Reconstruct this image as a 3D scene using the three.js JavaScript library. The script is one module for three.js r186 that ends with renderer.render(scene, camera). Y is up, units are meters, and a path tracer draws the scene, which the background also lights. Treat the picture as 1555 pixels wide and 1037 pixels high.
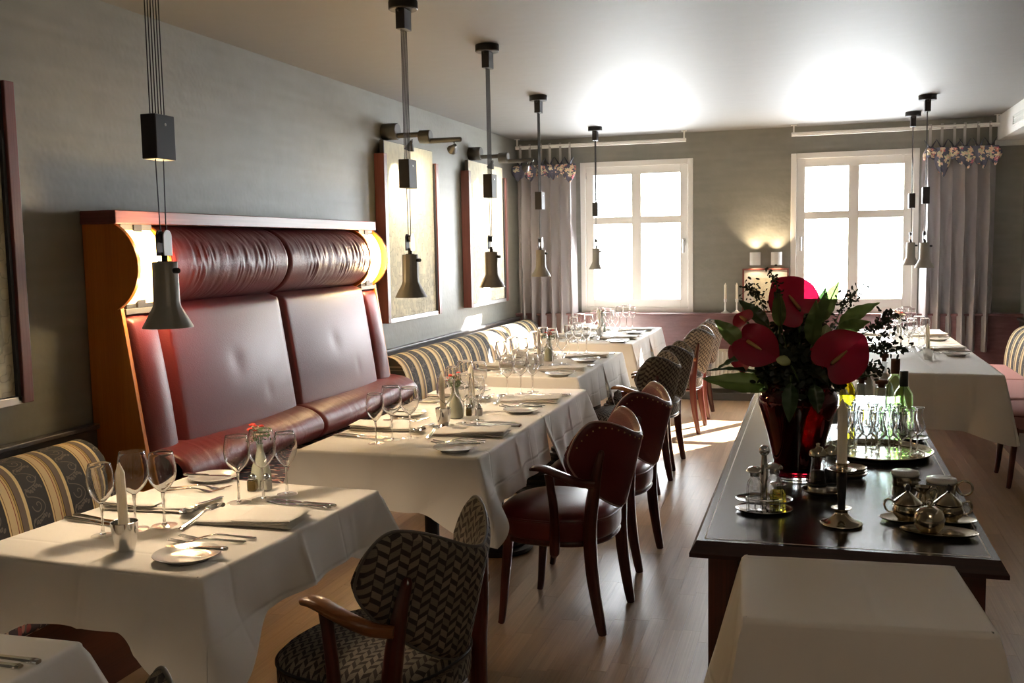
import * as THREE from 'three';
import { RoundedBoxGeometry } from 'three/addons/geometries/RoundedBoxGeometry.js';
import { mergeGeometries, toCreasedNormals } from 'three/addons/utils/BufferGeometryUtils.js';

// ---------- camera, sky, sun, exposure ----------
const scene = new THREE.Scene();
const camera = new THREE.PerspectiveCamera(38.08, 1555 / 1037, 0.05, 60);
camera.position.set(0, 1.5, 0);
camera.rotation.set(-0.0947, 0.298, -0.0189, 'YXZ');
scene.background = new THREE.Color(0.93, 0.97, 1.0);
scene.backgroundIntensity = 19;
const renderer = new THREE.WebGLRenderer({ antialias: true });
renderer.toneMapping = THREE.LinearToneMapping;
renderer.toneMappingExposure = 2.1;
renderer.shadowMap.enabled = true;
const sun = new THREE.DirectionalLight(new THREE.Color(1, 0.96, 0.9), 60);
sun.position.set(6.2, 0.7 + 7.5, -9.7 - 10); sun.target.position.set(0, 0.7, -9.7);
sun.castShadow = true;
Object.assign(sun.shadow.camera, { left: -6, right: 6, top: 6, bottom: -6, near: 1, far: 40 });
scene.add(sun, sun.target);

const PI0 = 0.82;   // candela of each pendant

// ---------- helpers ----------
let seed = 7;
const rnd = () => { seed = (seed + 0x6d2b79f5) | 0; let t = Math.imul(seed ^ (seed >>> 15), 1 | seed); t = (t + Math.imul(t ^ (t >>> 7), 61 | t)) ^ t; return ((t ^ (t >>> 14)) >>> 0) / 4294967296; };
const rr = (a, b) => a + (b - a) * rnd();
const V = (x, y, z) => new THREE.Vector3(x, y, z);
const used = {};
const numbered = (n) => { used[n] = (used[n] ?? -1) + 1; return used[n] ? n + '_' + String(used[n]).padStart(3, '0') : n; };
const lambda = (f) => f;
function mesh(name, geo, mat, parent) {
  const g = Array.isArray(geo) ? merge(geo) : geo;
  const m = new THREE.Mesh(g, mat); m.name = name; m.castShadow = m.receiveShadow = true;
  if (parent) parent.add(m);
  return m;
}
function merge(list) {
  return mergeGeometries(list.map((g) => { const q = g.index ? g.toNonIndexed() : g.clone(); for (const k of Object.keys(q.attributes)) if (!['position', 'normal', 'uv'].includes(k)) q.deleteAttribute(k); if (!q.attributes.uv) q.setAttribute('uv', new THREE.BufferAttribute(new Float32Array(q.attributes.position.count * 2), 2)); return q; }));
}
function tag(o, label, category, group) { o.userData.label = label; o.userData.category = category; if (group) o.userData.group = group; return o; }
function thing(name, label, category, pos = [0, 0, 0], turn = 0, group) {
  const o = new THREE.Group(); o.name = numbered(name); o.position.set(...pos); o.rotation.y = turn; scene.add(o);
  return tag(o, label, category, group);
}
function copy(src, base, label, pos, turn = 0, group) {
  const c = src.clone(); c.name = numbered(base); c.position.set(...pos); c.rotation.set(0, turn, 0); c.userData = { ...src.userData, label }; if (group) c.userData.group = group;
  scene.add(c); return c;
}
function struct(name, geo, mat) { const m = mesh(name, geo, mat, scene); m.userData.kind = 'structure'; return m; }
function box(w, h, d, x = 0, y = 0, z = 0, r = 0) {
  const g = r ? new RoundedBoxGeometry(w, h, d, 2, Math.min(r, w / 2.01, h / 2.01, d / 2.01)) : new THREE.BoxGeometry(w, h, d);
  return g.translate(x, y, z);
}
// box projected uv in metres; the grain runs along the axis given
function uvBox(g, axis = 1, off = 0) {
  if (g.index) g = g.toNonIndexed();
  const p = g.attributes.position, n = g.attributes.normal, uv = new Float32Array(p.count * 2);
  for (let i = 0; i < p.count; i += 3) {
    const nn = [0, 1, 2].map((k) => Math.abs(n.array[i * 3 + k] + n.array[i * 3 + 3 + k] + n.array[i * 3 + 6 + k]));
    const dom = nn[0] > nn[1] ? (nn[0] > nn[2] ? 0 : 2) : nn[1] > nn[2] ? 1 : 2;
    const va = dom === axis ? (axis + 1) % 3 : axis, ua = 3 - dom - va;
    for (let j = i; j < i + 3; j++) { uv[j * 2] = p.array[j * 3 + ua] + off; uv[j * 2 + 1] = p.array[j * 3 + va] + off * 0.37; }
  }
  g.setAttribute('uv', new THREE.BufferAttribute(uv, 2)); return g;
}
const lathe = (pts, seg = 28) => new THREE.LatheGeometry(pts.map(([r, y]) => new THREE.Vector2(Math.max(r, 1e-5), y)), seg);
// lathe whose corners stay crisp
const lathec = (pts, seg = 28, a = 0.6) => toCreasedNormals(lathe(pts, seg), a);
function grid(nu, nv, f, flip) {      // surface from f(u, v) => [x, y, z, (s, t)]
  const P = [], U = [], I = [];
  for (let j = 0; j <= nv; j++) for (let i = 0; i <= nu; i++) { const q = f(i / nu, j / nv); P.push(q[0], q[1], q[2]); U.push(q[3] ?? i / nu, q[4] ?? j / nv); }
  for (let j = 0; j < nv; j++) for (let i = 0; i < nu; i++) { const a = j * (nu + 1) + i, b = a + 1, c = a + nu + 1, d = c + 1; flip ? I.push(a, c, b, b, c, d) : I.push(a, b, c, b, d, c); }
  const g = new THREE.BufferGeometry(); g.setAttribute('position', new THREE.Float32BufferAttribute(P, 3)); g.setAttribute('uv', new THREE.Float32BufferAttribute(U, 2)); g.setIndex(I); g.computeVertexNormals(); return g;
}
// sweep of a rounded section along a path: stations [x, y, z, width, height]; side gives the width direction
function sweep(st, side = V(0, 0, 1), seg = 12, sub = 4, power = 0.7) {
  const c = new THREE.CatmullRomCurve3(st.map((s) => V(s[0], s[1], s[2])), false, 'centripetal');
  const n = (st.length - 1) * sub, P = [], U = [], I = [], at = (t, k) => { const f = t * (st.length - 1), i = Math.min(Math.floor(f), st.length - 2), r = f - i; return st[i][k] * (1 - r) + st[i + 1][k] * r; };
  let len = 0, last;
  for (let i = 0; i <= n; i++) {
    const t = i / n, p = c.getPoint(t), T = c.getTangent(t), N = V().crossVectors(T, side).normalize(), B = V().crossVectors(N, T).normalize();
    if (last) len += p.distanceTo(last); last = p;
    for (let j = 0; j <= seg; j++) {
      const a = (j / seg) * Math.PI * 2, ca = Math.cos(a), sa = Math.sin(a), sx = Math.sign(ca) * Math.abs(ca) ** power, sy = Math.sign(sa) * Math.abs(sa) ** power;
      const q = p.clone().addScaledVector(B, sx * at(t, 3) / 2).addScaledVector(N, sy * at(t, 4) / 2); P.push(q.x, q.y, q.z); U.push(j / seg * 0.12, len);
    }
  }
  const w = seg + 1;
  for (let i = 0; i < n; i++) for (let j = 0; j < seg; j++) { const a = i * w + j, b = a + 1, d = a + w, e = d + 1; I.push(a, b, d, b, e, d); }
  const cap = (i, fl) => { const k = P.length / 3, p = c.getPoint(i / n); P.push(p.x, p.y, p.z); U.push(0, 0); for (let j = 0; j < seg; j++) fl ? I.push(k, i * w + j + 1, i * w + j) : I.push(k, i * w + j, i * w + j + 1); };
  cap(0, true); cap(n, false);
  const g = new THREE.BufferGeometry(); g.setAttribute('position', new THREE.Float32BufferAttribute(P, 3)); g.setAttribute('uv', new THREE.Float32BufferAttribute(U, 2)); g.setIndex(I);
  return toCreasedNormals(g, 0.9);
}
const tube = (pts, r, n = 24, rs = 8, closed = false) => new THREE.TubeGeometry(new THREE.CatmullRomCurve3(pts.map((p) => V(...p)), closed, 'centripetal'), n, r, rs, closed);
function rod(a, b, r, seg = 10) { const A = V(...a), B = V(...b), d = B.clone().sub(A), g = new THREE.CylinderGeometry(r, r, d.length(), seg); g.applyQuaternion(new THREE.Quaternion().setFromUnitVectors(V(0, 1, 0), d.clone().normalize())); return g.translate((A.x + B.x) / 2, (A.y + B.y) / 2, (A.z + B.z) / 2); }
// extruded closed outline [[x,y],...] in the xy plane, thickness d along z, centred
function slab(pts, d, bevel = 0, curve = 8) {
  const s = pts instanceof THREE.Shape ? pts : new THREE.Shape(pts.map(([x, y]) => new THREE.Vector2(x, y)));
  const g = new THREE.ExtrudeGeometry(s, { depth: d - 2 * bevel, bevelEnabled: bevel > 0, bevelThickness: bevel, bevelSize: bevel, bevelOffset: -bevel, bevelSegments: 2, curveSegments: curve });
  return g.translate(0, 0, -d / 2 + bevel);
}
const ss = (a, b, x) => { const t = Math.min(1, Math.max(0, (x - a) / (b - a))); return t * t * (3 - 2 * t); };

// ---------- textures ----------
function vnoise(N, freq, s0) {       // tileable value noise, N x N
  const L = []; const sv = seed; seed = s0; for (let i = 0; i < freq[0] * freq[1]; i++) L.push(rnd()); seed = sv;
  return (x, y) => { const fx = x / N * freq[0], fy = y / N * freq[1], x0 = Math.floor(fx), y0 = Math.floor(fy), tx = ss(0, 1, fx - x0), ty = ss(0, 1, fy - y0), g = (a, b) => L[((b % freq[1]) + freq[1]) % freq[1] * freq[0] + ((a % freq[0]) + freq[0]) % freq[0]];
    return (g(x0, y0) * (1 - tx) + g(x0 + 1, y0) * tx) * (1 - ty) + (g(x0, y0 + 1) * (1 - tx) + g(x0 + 1, y0 + 1) * tx) * ty; };
}
function dataTex(N, f, srgb, repeat) {
  const d = new Uint8Array(N * N * 4);
  for (let y = 0; y < N; y++) for (let x = 0; x < N; x++) { const c = f(x, y), i = (y * N + x) * 4; d[i] = c[0]; d[i + 1] = c[1]; d[i + 2] = c[2]; d[i + 3] = 255; }
  const t = new THREE.DataTexture(d, N, N); t.wrapS = t.wrapT = THREE.RepeatWrapping; t.magFilter = THREE.LinearFilter; t.minFilter = THREE.LinearMipmapLinearFilter; t.generateMipmaps = true; if (srgb) t.colorSpace = THREE.SRGBColorSpace; if (repeat) t.repeat.set(...repeat); t.needsUpdate = true; return t;
}
function canvasTex(w, h, draw, repeat) {
  const c = document.createElement('canvas'); c.width = w; c.height = h; draw(c.getContext('2d'), w, h);
  const t = new THREE.CanvasTexture(c); t.wrapS = t.wrapT = THREE.RepeatWrapping; t.colorSpace = THREE.SRGBColorSpace; t.magFilter = THREE.LinearFilter; if (repeat) t.repeat.set(...repeat); return t;
}
function woodTex(a, b, s0, size = [0.35, 1.2]) {   // grain along v
  const n1 = vnoise(512, [10, 3], s0), n2 = vnoise(512, [90, 4], s0 + 1), n3 = vnoise(512, [256, 16], s0 + 2);
  return dataTex(512, (x, y) => { const k = Math.min(1, Math.max(0, 0.42 * n1(x, y) + 0.38 * n2(x, y) + 0.2 * n3(x, y))); return [0, 1, 2].map((i) => a[i] + (b[i] - a[i]) * k); }, true, [1 / size[0], 1 / size[1]]);
}
const bumpNoise = (f1, f2, s0, rep) => { const a = vnoise(256, [f1, f1], s0), b = vnoise(256, [f2, f2], s0 + 1); return dataTex(256, (x, y) => { const k = 255 * (0.5 * a(x, y) + 0.5 * b(x, y)); return [k, k, k]; }, false, rep); };
const std = (o) => new THREE.MeshStandardMaterial(o);
const phy = (o) => new THREE.MeshPhysicalMaterial(o);
const lin = (r, g, b) => new THREE.Color().setRGB(r, g, b);

const plasterMap = (() => { const a = vnoise(512, [5, 5], 11), b = vnoise(512, [40, 40], 12), c = vnoise(512, [9, 70], 13); return dataTex(512, (x, y) => { const k = 0.86 + 0.09 * a(x, y) + 0.03 * b(x, y) + 0.05 * c(x, y); return [136 * k, 135 * k, 127 * k]; }, true, [0.5, 0.5]); })();
const M = {
  wall: phy({ map: plasterMap, roughness: 0.5, ior: 1.55, bumpMap: bumpNoise(24, 90, 21, [0.7, 0.7]), bumpScale: 0.0015 }),
  ceiling: phy({ color: lin(0.125, 0.117, 0.106), roughness: 0.66, ior: 1.8, clearcoat: 0.5, clearcoatRoughness: 0.62, bumpMap: bumpNoise(5, 18, 31, [0.8, 0.8]), bumpScale: 0.002 }),
  wainscot: std({ map: woodTex([60, 56, 58], [90, 84, 86], 41), roughness: 0.36 }),
  mahogany: phy({ map: woodTex([58, 20, 14], [98, 42, 28], 51), roughness: 0.38, clearcoat: 0.35, clearcoatRoughness: 0.25 }),
  panelWood: phy({ map: woodTex([92, 62, 66], [128, 94, 98], 55, [1.2, 0.3]), roughness: 0.36, clearcoat: 0.3, clearcoatRoughness: 0.25 }),
  honey: phy({ map: woodTex([176, 100, 28], [206, 130, 46], 61, [0.3, 1.6]), roughness: 0.42, clearcoat: 0.2 }),
  boardWood: phy({ map: woodTex([86, 42, 36], [132, 78, 70], 65, [0.3, 1.4]), roughness: 0.4, clearcoat: 0.3, clearcoatRoughness: 0.25 }),
  chairWood: phy({ map: woodTex([54, 18, 14], [96, 38, 28], 71), roughness: 0.34, clearcoat: 0.4, clearcoatRoughness: 0.22 }),
  armWood: phy({ map: woodTex([108, 62, 30], [164, 106, 58], 75), roughness: 0.34, clearcoat: 0.4, clearcoatRoughness: 0.22 }),
  black: std({ color: lin(0.018, 0.017, 0.02), roughness: 0.5 }),
  castIron: std({ color: lin(0.03, 0.03, 0.034), roughness: 0.45, metalness: 0.5 }),
  darkTop: phy({ color: lin(0.016, 0.013, 0.014), roughness: 0.24, clearcoat: 0.7, clearcoatRoughness: 0.16 }),
  inlay: std({ color: lin(0.55, 0.5, 0.42), roughness: 0.3 }),
  white: std({ color: lin(0.78, 0.77, 0.74), roughness: 0.4 }),
  whiteBox: std({ color: lin(0.62, 0.62, 0.6), roughness: 0.5 }),
  radiator: std({ color: lin(0.7, 0.68, 0.62), roughness: 0.4 }),
  steel: std({ color: lin(0.78, 0.77, 0.75), roughness: 0.13, metalness: 1 }),
  satin: std({ color: lin(0.66, 0.65, 0.64), roughness: 0.3, metalness: 1 }),
  silver: std({ color: lin(0.66, 0.58, 0.44), roughness: 0.16, metalness: 1 }),
  brass: std({ color: lin(0.7, 0.5, 0.24), roughness: 0.3, metalness: 1 }),
  shade: std({ color: lin(0.3, 0.285, 0.255), roughness: 0.42, metalness: 0.25 }),
  shadeIn: std({ color: lin(0.75, 0.73, 0.68), roughness: 0.5 }),
  lampGrey: std({ color: lin(0.1, 0.1, 0.095), roughness: 0.45, metalness: 0.3 }),
  plate: phy({ color: lin(0.76, 0.74, 0.7), roughness: 0.16, clearcoat: 0.6 }),
  wax: phy({ color: lin(0.86, 0.8, 0.68), roughness: 0.9, transmission: 0.45, thickness: 0 }),
  glass: phy({ color: lin(1, 1, 1), roughness: 0.0, transmission: 1, thickness: 0.003, ior: 1.48 }),
  thinGlass: phy({ color: lin(1, 1, 1), roughness: 0, transmission: 1, thickness: 0, ior: 1.5 }),
  clearBottle: phy({ color: lin(0.9, 0.92, 0.92), roughness: 0, transmission: 1, thickness: 0, ior: 1.45 }),
  pane: phy({ color: lin(1, 1, 1), roughness: 0, transmission: 1, thickness: 0 }),
  bottleGreen: phy({ color: lin(0.74, 0.9, 0.6), roughness: 0.02, transmission: 1, thickness: 0.004, ior: 1.48 }),
  oliveOil: phy({ color: lin(0.85, 0.8, 0.1), roughness: 0.02, transmission: 1, thickness: 0.03, ior: 1.45 }),
  redGlass: phy({ color: lin(0.13, 0.0025, 0.007), roughness: 0.03, transmission: 0.85, thickness: 0.02, ior: 1.5 }),
  cork: std({ color: lin(0.12, 0.045, 0.03), roughness: 0.7 }),
  foil: std({ color: lin(0.02, 0.025, 0.02), roughness: 0.4 }),
  celadon: phy({ color: lin(0.4, 0.42, 0.34), roughness: 0.22, clearcoat: 0.5 }),
  leaf: phy({ color: lin(0.035, 0.075, 0.02), roughness: 0.38, transmission: 0.3, thickness: 0, side: THREE.DoubleSide }),
  leafLight: phy({ color: lin(0.12, 0.2, 0.05), roughness: 0.4, transmission: 0.4, thickness: 0, side: THREE.DoubleSide }),
  leafDark: std({ color: lin(0.014, 0.022, 0.01), roughness: 0.5, side: THREE.DoubleSide }),
  stem: std({ color: lin(0.05, 0.09, 0.025), roughness: 0.5 }),
  bud: std({ color: lin(0.35, 0.4, 0.18), roughness: 0.5 }),
  spadix: std({ color: lin(0.5, 0.3, 0.1), roughness: 0.6 }),
  anthurium: phy({ color: lin(0.36, 0.006, 0.035), roughness: 0.3, transmission: 0.12, thickness: 0, clearcoat: 0.4, side: THREE.DoubleSide }),
  petalRed: std({ color: lin(0.6, 0.05, 0.03), roughness: 0.6, side: THREE.DoubleSide }),
  petalCream: std({ color: lin(0.7, 0.55, 0.38), roughness: 0.6, side: THREE.DoubleSide }),
  pepper: std({ color: lin(0.3, 0.2, 0.05), roughness: 0.7 }),
  salt: std({ color: lin(0.8, 0.78, 0.72), roughness: 0.7 }),
  label: std({ color: lin(0.6, 0.58, 0.52), roughness: 0.7 }),
  frostedBulb: std({ color: lin(1, 0.9, 0.7), emissive: lin(1, 0.72, 0.38), emissiveIntensity: 3 }),
  glowSmall: std({ color: lin(1, 0.9, 0.7), emissive: lin(1, 0.7, 0.35), emissiveIntensity: 6 }),
  pinkSeat: std({ color: lin(0.46, 0.23, 0.22), roughness: 0.8 }),
};
const weave = dataTex(128, (x, y) => { const k = 128 + 60 * Math.sin(x / 128 * Math.PI * 2 * 32) * Math.sin(y / 128 * Math.PI * 2 * 32); return [k, k, k]; }, false, [12, 12]);
const creaseMap = (() => { const a = vnoise(512, [7, 7], 411), b = vnoise(512, [40, 6], 412), d = vnoise(512, [5, 5], 413); const ln = (x, c, w) => Math.exp(-(((x - c) / w) ** 2)); return dataTex(512, (x, y) => { const u = x / 512, v = y / 512; let k = .42 + .12 * a(x, y) + .05 * b(y, x) + .24 * ln(u, .5 + .004 * d(x, y), .006) + .22 * ln(v, .32 + .012 * d(x, y), .007) * (.4 + d(x, y)) + .16 * ln(v, .82, .006) + .12 * ln(u, .02, .006); return [255 * Math.min(1, k), 255 * Math.min(1, k), 255 * Math.min(1, k)]; }, false, [1, 1]); })();
M.cloth = phy({ color: lin(0.78, 0.745, 0.695), roughness: 0.85, sheen: 0.2, bumpMap: creaseMap, bumpScale: 0.008, side: THREE.DoubleSide });
M.napkin = phy({ color: lin(0.76, 0.72, 0.66), roughness: 0.85, bumpMap: weave, bumpScale: 0.0003, side: THREE.DoubleSide });
const leatherBump = bumpNoise(60, 128, 81, [5, 5]);
M.redLeather = phy({ color: lin(0.13, 0.013, 0.017), roughness: 0.44, clearcoat: 0.12, clearcoatRoughness: 0.4, bumpMap: leatherBump, bumpScale: 0.0006 });
M.redSeat = phy({ color: lin(0.14, 0.016, 0.018), roughness: 0.36, clearcoat: 0.35, clearcoatRoughness: 0.3, bumpMap: leatherBump, bumpScale: 0.0005 });
// chair weave: interlocking slanted blocks
const chevron = canvasTex(512, 512, (c, w, h) => {
  c.fillStyle = 'rgb(62,54,52)'; c.fillRect(0, 0, w, h);
  const n = 16, s = w / n, m = 9, q = h / m; const sv = seed; seed = 57;
  for (let i = 0; i < n; i++) for (let j = -1; j <= m; j++) {
    const x = i * s, d = i & 1 ? s * .8 : -s * .8, y = j * q + (i & 1 ? q * .5 : 0), k = 120 + rnd() * 26; c.fillStyle = `rgb(${k},${k * 0.93},${k * 0.82})`;
    c.beginPath(); c.moveTo(x + s * .03, y + (d < 0 ? -d : 0)); c.lineTo(x + s * .97, y + (d < 0 ? 0 : d)); c.lineTo(x + s * .97, y + (d < 0 ? 0 : d) + q * .58); c.lineTo(x + s * .03, y + (d < 0 ? -d : 0) + q * .58); c.closePath(); c.fill();
  }
  for (let y = 0; y < h; y += 4) { c.fillStyle = `rgba(0,0,0,${0.06 + 0.08 * ((y / 4) & 1)})`; c.fillRect(0, y, w, 2); }
  seed = sv;
}, [1 / 0.26, 1 / 0.27]);
M.chevron = phy({ map: chevron, roughness: 0.9, sheen: 0.2, bumpMap: weave, bumpScale: 0.0008 });
// banquette stripes: u along the bench (period 0.2 m), v over the cushion
const stripes = canvasTex(512, 1024, (c, w, h) => {
  c.fillStyle = 'rgb(52,50,50)'; c.fillRect(0, 0, w, h);
  const bands = [[0, .035, '214,190,136'], [.035, .05, '120,92,60'], [.05, .19, '206,184,140'], [.19, .205, '128,58,44'], [.205, .25, '200,172,124'], [.25, .262, '92,70,40'], [.262, .29, '176,150,84'], [.29, .305, '80,60,50'], [.305, .43, '112,98,88'], [.43, .5, '216,196,146']];
  for (const [a, b, k] of bands) { c.fillStyle = `rgb(${k})`; c.fillRect(a * w, 0, (b - a) * w, h); }
  c.strokeStyle = 'rgb(104,96,86)'; c.lineWidth = 9; c.lineCap = 'round';
  for (let j = 0; j < 4; j++) {
    const y0 = j * h / 4, dir = j & 1 ? -1 : 1, cx = w * (0.75 + 0.03 * dir);
    c.beginPath(); for (let a = 0; a < 60; a++) { const r = 64 - a, t = a / 9 * dir + (dir > 0 ? 0 : Math.PI); const x = cx + r * Math.cos(t), y = y0 + 84 + r * Math.sin(t); a ? c.lineTo(x, y) : c.moveTo(x, y); } c.stroke();
    c.beginPath(); c.moveTo(w * .56, y0 - 4); c.bezierCurveTo(w * .95, y0 + 30, w * .98, y0 + 150, w * .66, y0 + 180); c.bezierCurveTo(w * .5, y0 + 200, w * .55, y0 + 240, w * .56, y0 + 252); c.stroke();
    for (let k = 0; k < 7; k++) { c.beginPath(); const x = w * (0.58 + 0.055 * k), y = y0 + 196 + 20 * Math.sin(k); c.ellipse(x, y, 16, 7, 0.9 * dir, 0, 6.3); c.stroke(); }
  }
}, [1 / 0.2, 1 / 0.4]);
M.stripe = phy({ map: stripes, roughness: 0.9, sheen: 0.15, bumpMap: weave, bumpScale: 0.0006 });
const floral = canvasTex(512, 512, (c, w, h) => {
  c.fillStyle = 'rgb(70,62,70)'; c.fillRect(0, 0, w, h); const sv = seed; seed = 99;
  for (let i = 0; i < 240; i++) { const x = rnd() * w, y = rnd() * h, k = ['176,120,110', '200,178,160', '44,40,56', '150,80,80', '112,104,100', '58,52,70'][i % 6]; c.fillStyle = `rgb(${k})`; for (const ox of [-w, 0, w]) for (const oy of [-h, 0, h]) { c.beginPath(); c.ellipse(x + ox, y + oy, 14 + rnd() * 22, 6 + rnd() * 7, rnd() * .6 - .3, 0, 6.3); c.fill(); } }
  seed = sv;
}, [1 / 0.4, 1 / 0.4]);
M.floral = std({ map: floral, roughness: 0.9 });
const bowPrint = canvasTex(512, 512, (c, w, h) => {
  c.fillStyle = 'rgb(92,94,114)'; c.fillRect(0, 0, w, h); const sv = seed; seed = 123;
  for (let i = 0; i < 34; i++) { const x = rnd() * w, y = rnd() * h, red = rnd() < .36; for (let k = 0; k < 6; k++) { const a = k * 1.047 + rnd(); c.fillStyle = red ? `rgb(${180 + rnd() * 40},${92 + rnd() * 60},${104 + rnd() * 40})` : `rgb(${200 + rnd() * 40},${186 + rnd() * 30},${176})`; c.beginPath(); c.ellipse(x + 22 * Math.cos(a), y + 22 * Math.sin(a), 22, 11, a, 0, 6.3); c.fill(); } c.fillStyle = 'rgb(240,224,190)'; c.beginPath(); c.arc(x, y, 8, 0, 6.3); c.fill(); }
  seed = sv;
}, [1 / 0.3, 1 / 0.3]);
M.bowPlain = std({ color: lin(0.05, 0.052, 0.075), roughness: 0.7, side: THREE.DoubleSide });
M.bow = std({ map: bowPrint, roughness: 0.75, side: THREE.DoubleSide });
M.drape = phy({ color: lin(0.36, 0.335, 0.34), roughness: 0.55, sheen: 0.4, transmission: 0.18, thickness: 0, side: THREE.DoubleSide });
M.strap = std({ color: lin(0.42, 0.4, 0.39), roughness: 0.8 });
const art = dataTex(512, (() => { const a = vnoise(512, [8, 8], 201), b = vnoise(512, [36, 36], 202), d = vnoise(512, [90, 90], 203); return (x, y) => { let k = a(x, y) * .35 + b(x, y) * .4 + d(x, y) * .25; const low = y / 512; k = 0.82 + (k - .5) * (0.34 - 0.22 * low) ; const vein = Math.abs(b(x, y) - .5) < .035 && low < .62 ? -.11 : 0; k += vein; return [244 * k, 236 * k, 206 * k]; }; })(), true);
M.art = std({ map: art, roughness: 0.8 });

// ---------- the room ----------
const XL = -2.9, XR = 1.75, ZB = -9.75, ZF = 2.6, H = 2.57;
{
  const subfloor = struct('floor', box(XR - XL + 0.6, 0.16, ZF - ZB + 0.6, (XL + XR) / 2, -0.096, (ZB + ZF) / 2), std({ color: lin(0.05, 0.03, 0.02), roughness: 0.9 }));
  // oak staves: the nearest 300 in view are parts of the floor, the others one joined part
  const bump = bumpNoise(12, 60, 91, [1.2, 0.5]);
  const oak = phy({ map: woodTex([150, 119, 86], [196, 164, 128], 95, [0.3, 1.1]), vertexColors: true, roughness: 0.36, clearcoat: 0.9, clearcoatRoughness: 0.34, bumpMap: bump, bumpScale: 0.0007 });
  const W = 0.07, n = Math.ceil((XR - XL + 0.2) / W), list = []; seed = 611;
  for (let r = 0; r < n; r++) {
    let z = ZB - 0.1 - rnd() * 0.4; const x = XL - 0.1 + W * (r + 0.5);
    while (z < ZF) { const L = rr(0.34, 0.56), z0 = Math.max(z, ZB - 0.1), z1 = Math.min(z + L, ZF), k = rr(0.84, 1.04); z += L; if (z1 - z0 < 0.03) continue;
      const zc = (z0 + z1) / 2, seen = x > -1.25 && zc < -2.1, g = uvBox(box(W - 0.0007, 0.016, z1 - z0 - 0.0007, x, -0.008 - rnd() * 0.0003, zc), 2, rnd() * 3), c = new Float32Array(g.attributes.position.count * 3);
      for (let i = 0; i < c.length; i += 3) { c[i] = k; c[i + 1] = k * 0.985; c[i + 2] = k * 0.965; } g.setAttribute('color', new THREE.BufferAttribute(c, 3)); list.push([seen ? Math.hypot(x, zc) : 50 + rnd(), g]); }
  }
  list.sort((a, b) => a[0] - b[0]);
  list.slice(0, 300).forEach(([, g]) => mesh('floor_stave', g, oak, subfloor));
  mesh('far_staves', mergeGeometries(list.slice(300).map(([, g]) => g)), oak, subfloor).userData.kind = 'stuff';
  struct('ceiling', uvBox(box(XR - XL + 0.6, 0.2, ZF - ZB + 0.6, (XL + XR) / 2, H + 0.1, (ZB + ZF) / 2), 2), M.ceiling);
  struct('wall_left', uvBox(box(0.2, H, ZF - ZB + 0.4, XL - 0.1, H / 2, (ZB + ZF) / 2)), M.wall);
  struct('wall_right', uvBox(box(0.2, H, ZF - ZB + 0.4, XR + 0.1, H / 2, (ZB + ZF) / 2)), M.wall);
  struct('wall_behind', uvBox(box(XR - XL + 0.4, H, 0.2, (XL + XR) / 2, H / 2, ZF + 0.1)), M.wall);
}
const WIN = [[-2.25, -1.135], [-0.225, 0.895]], WY0 = 0.835, WY1 = 2.325;
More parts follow.
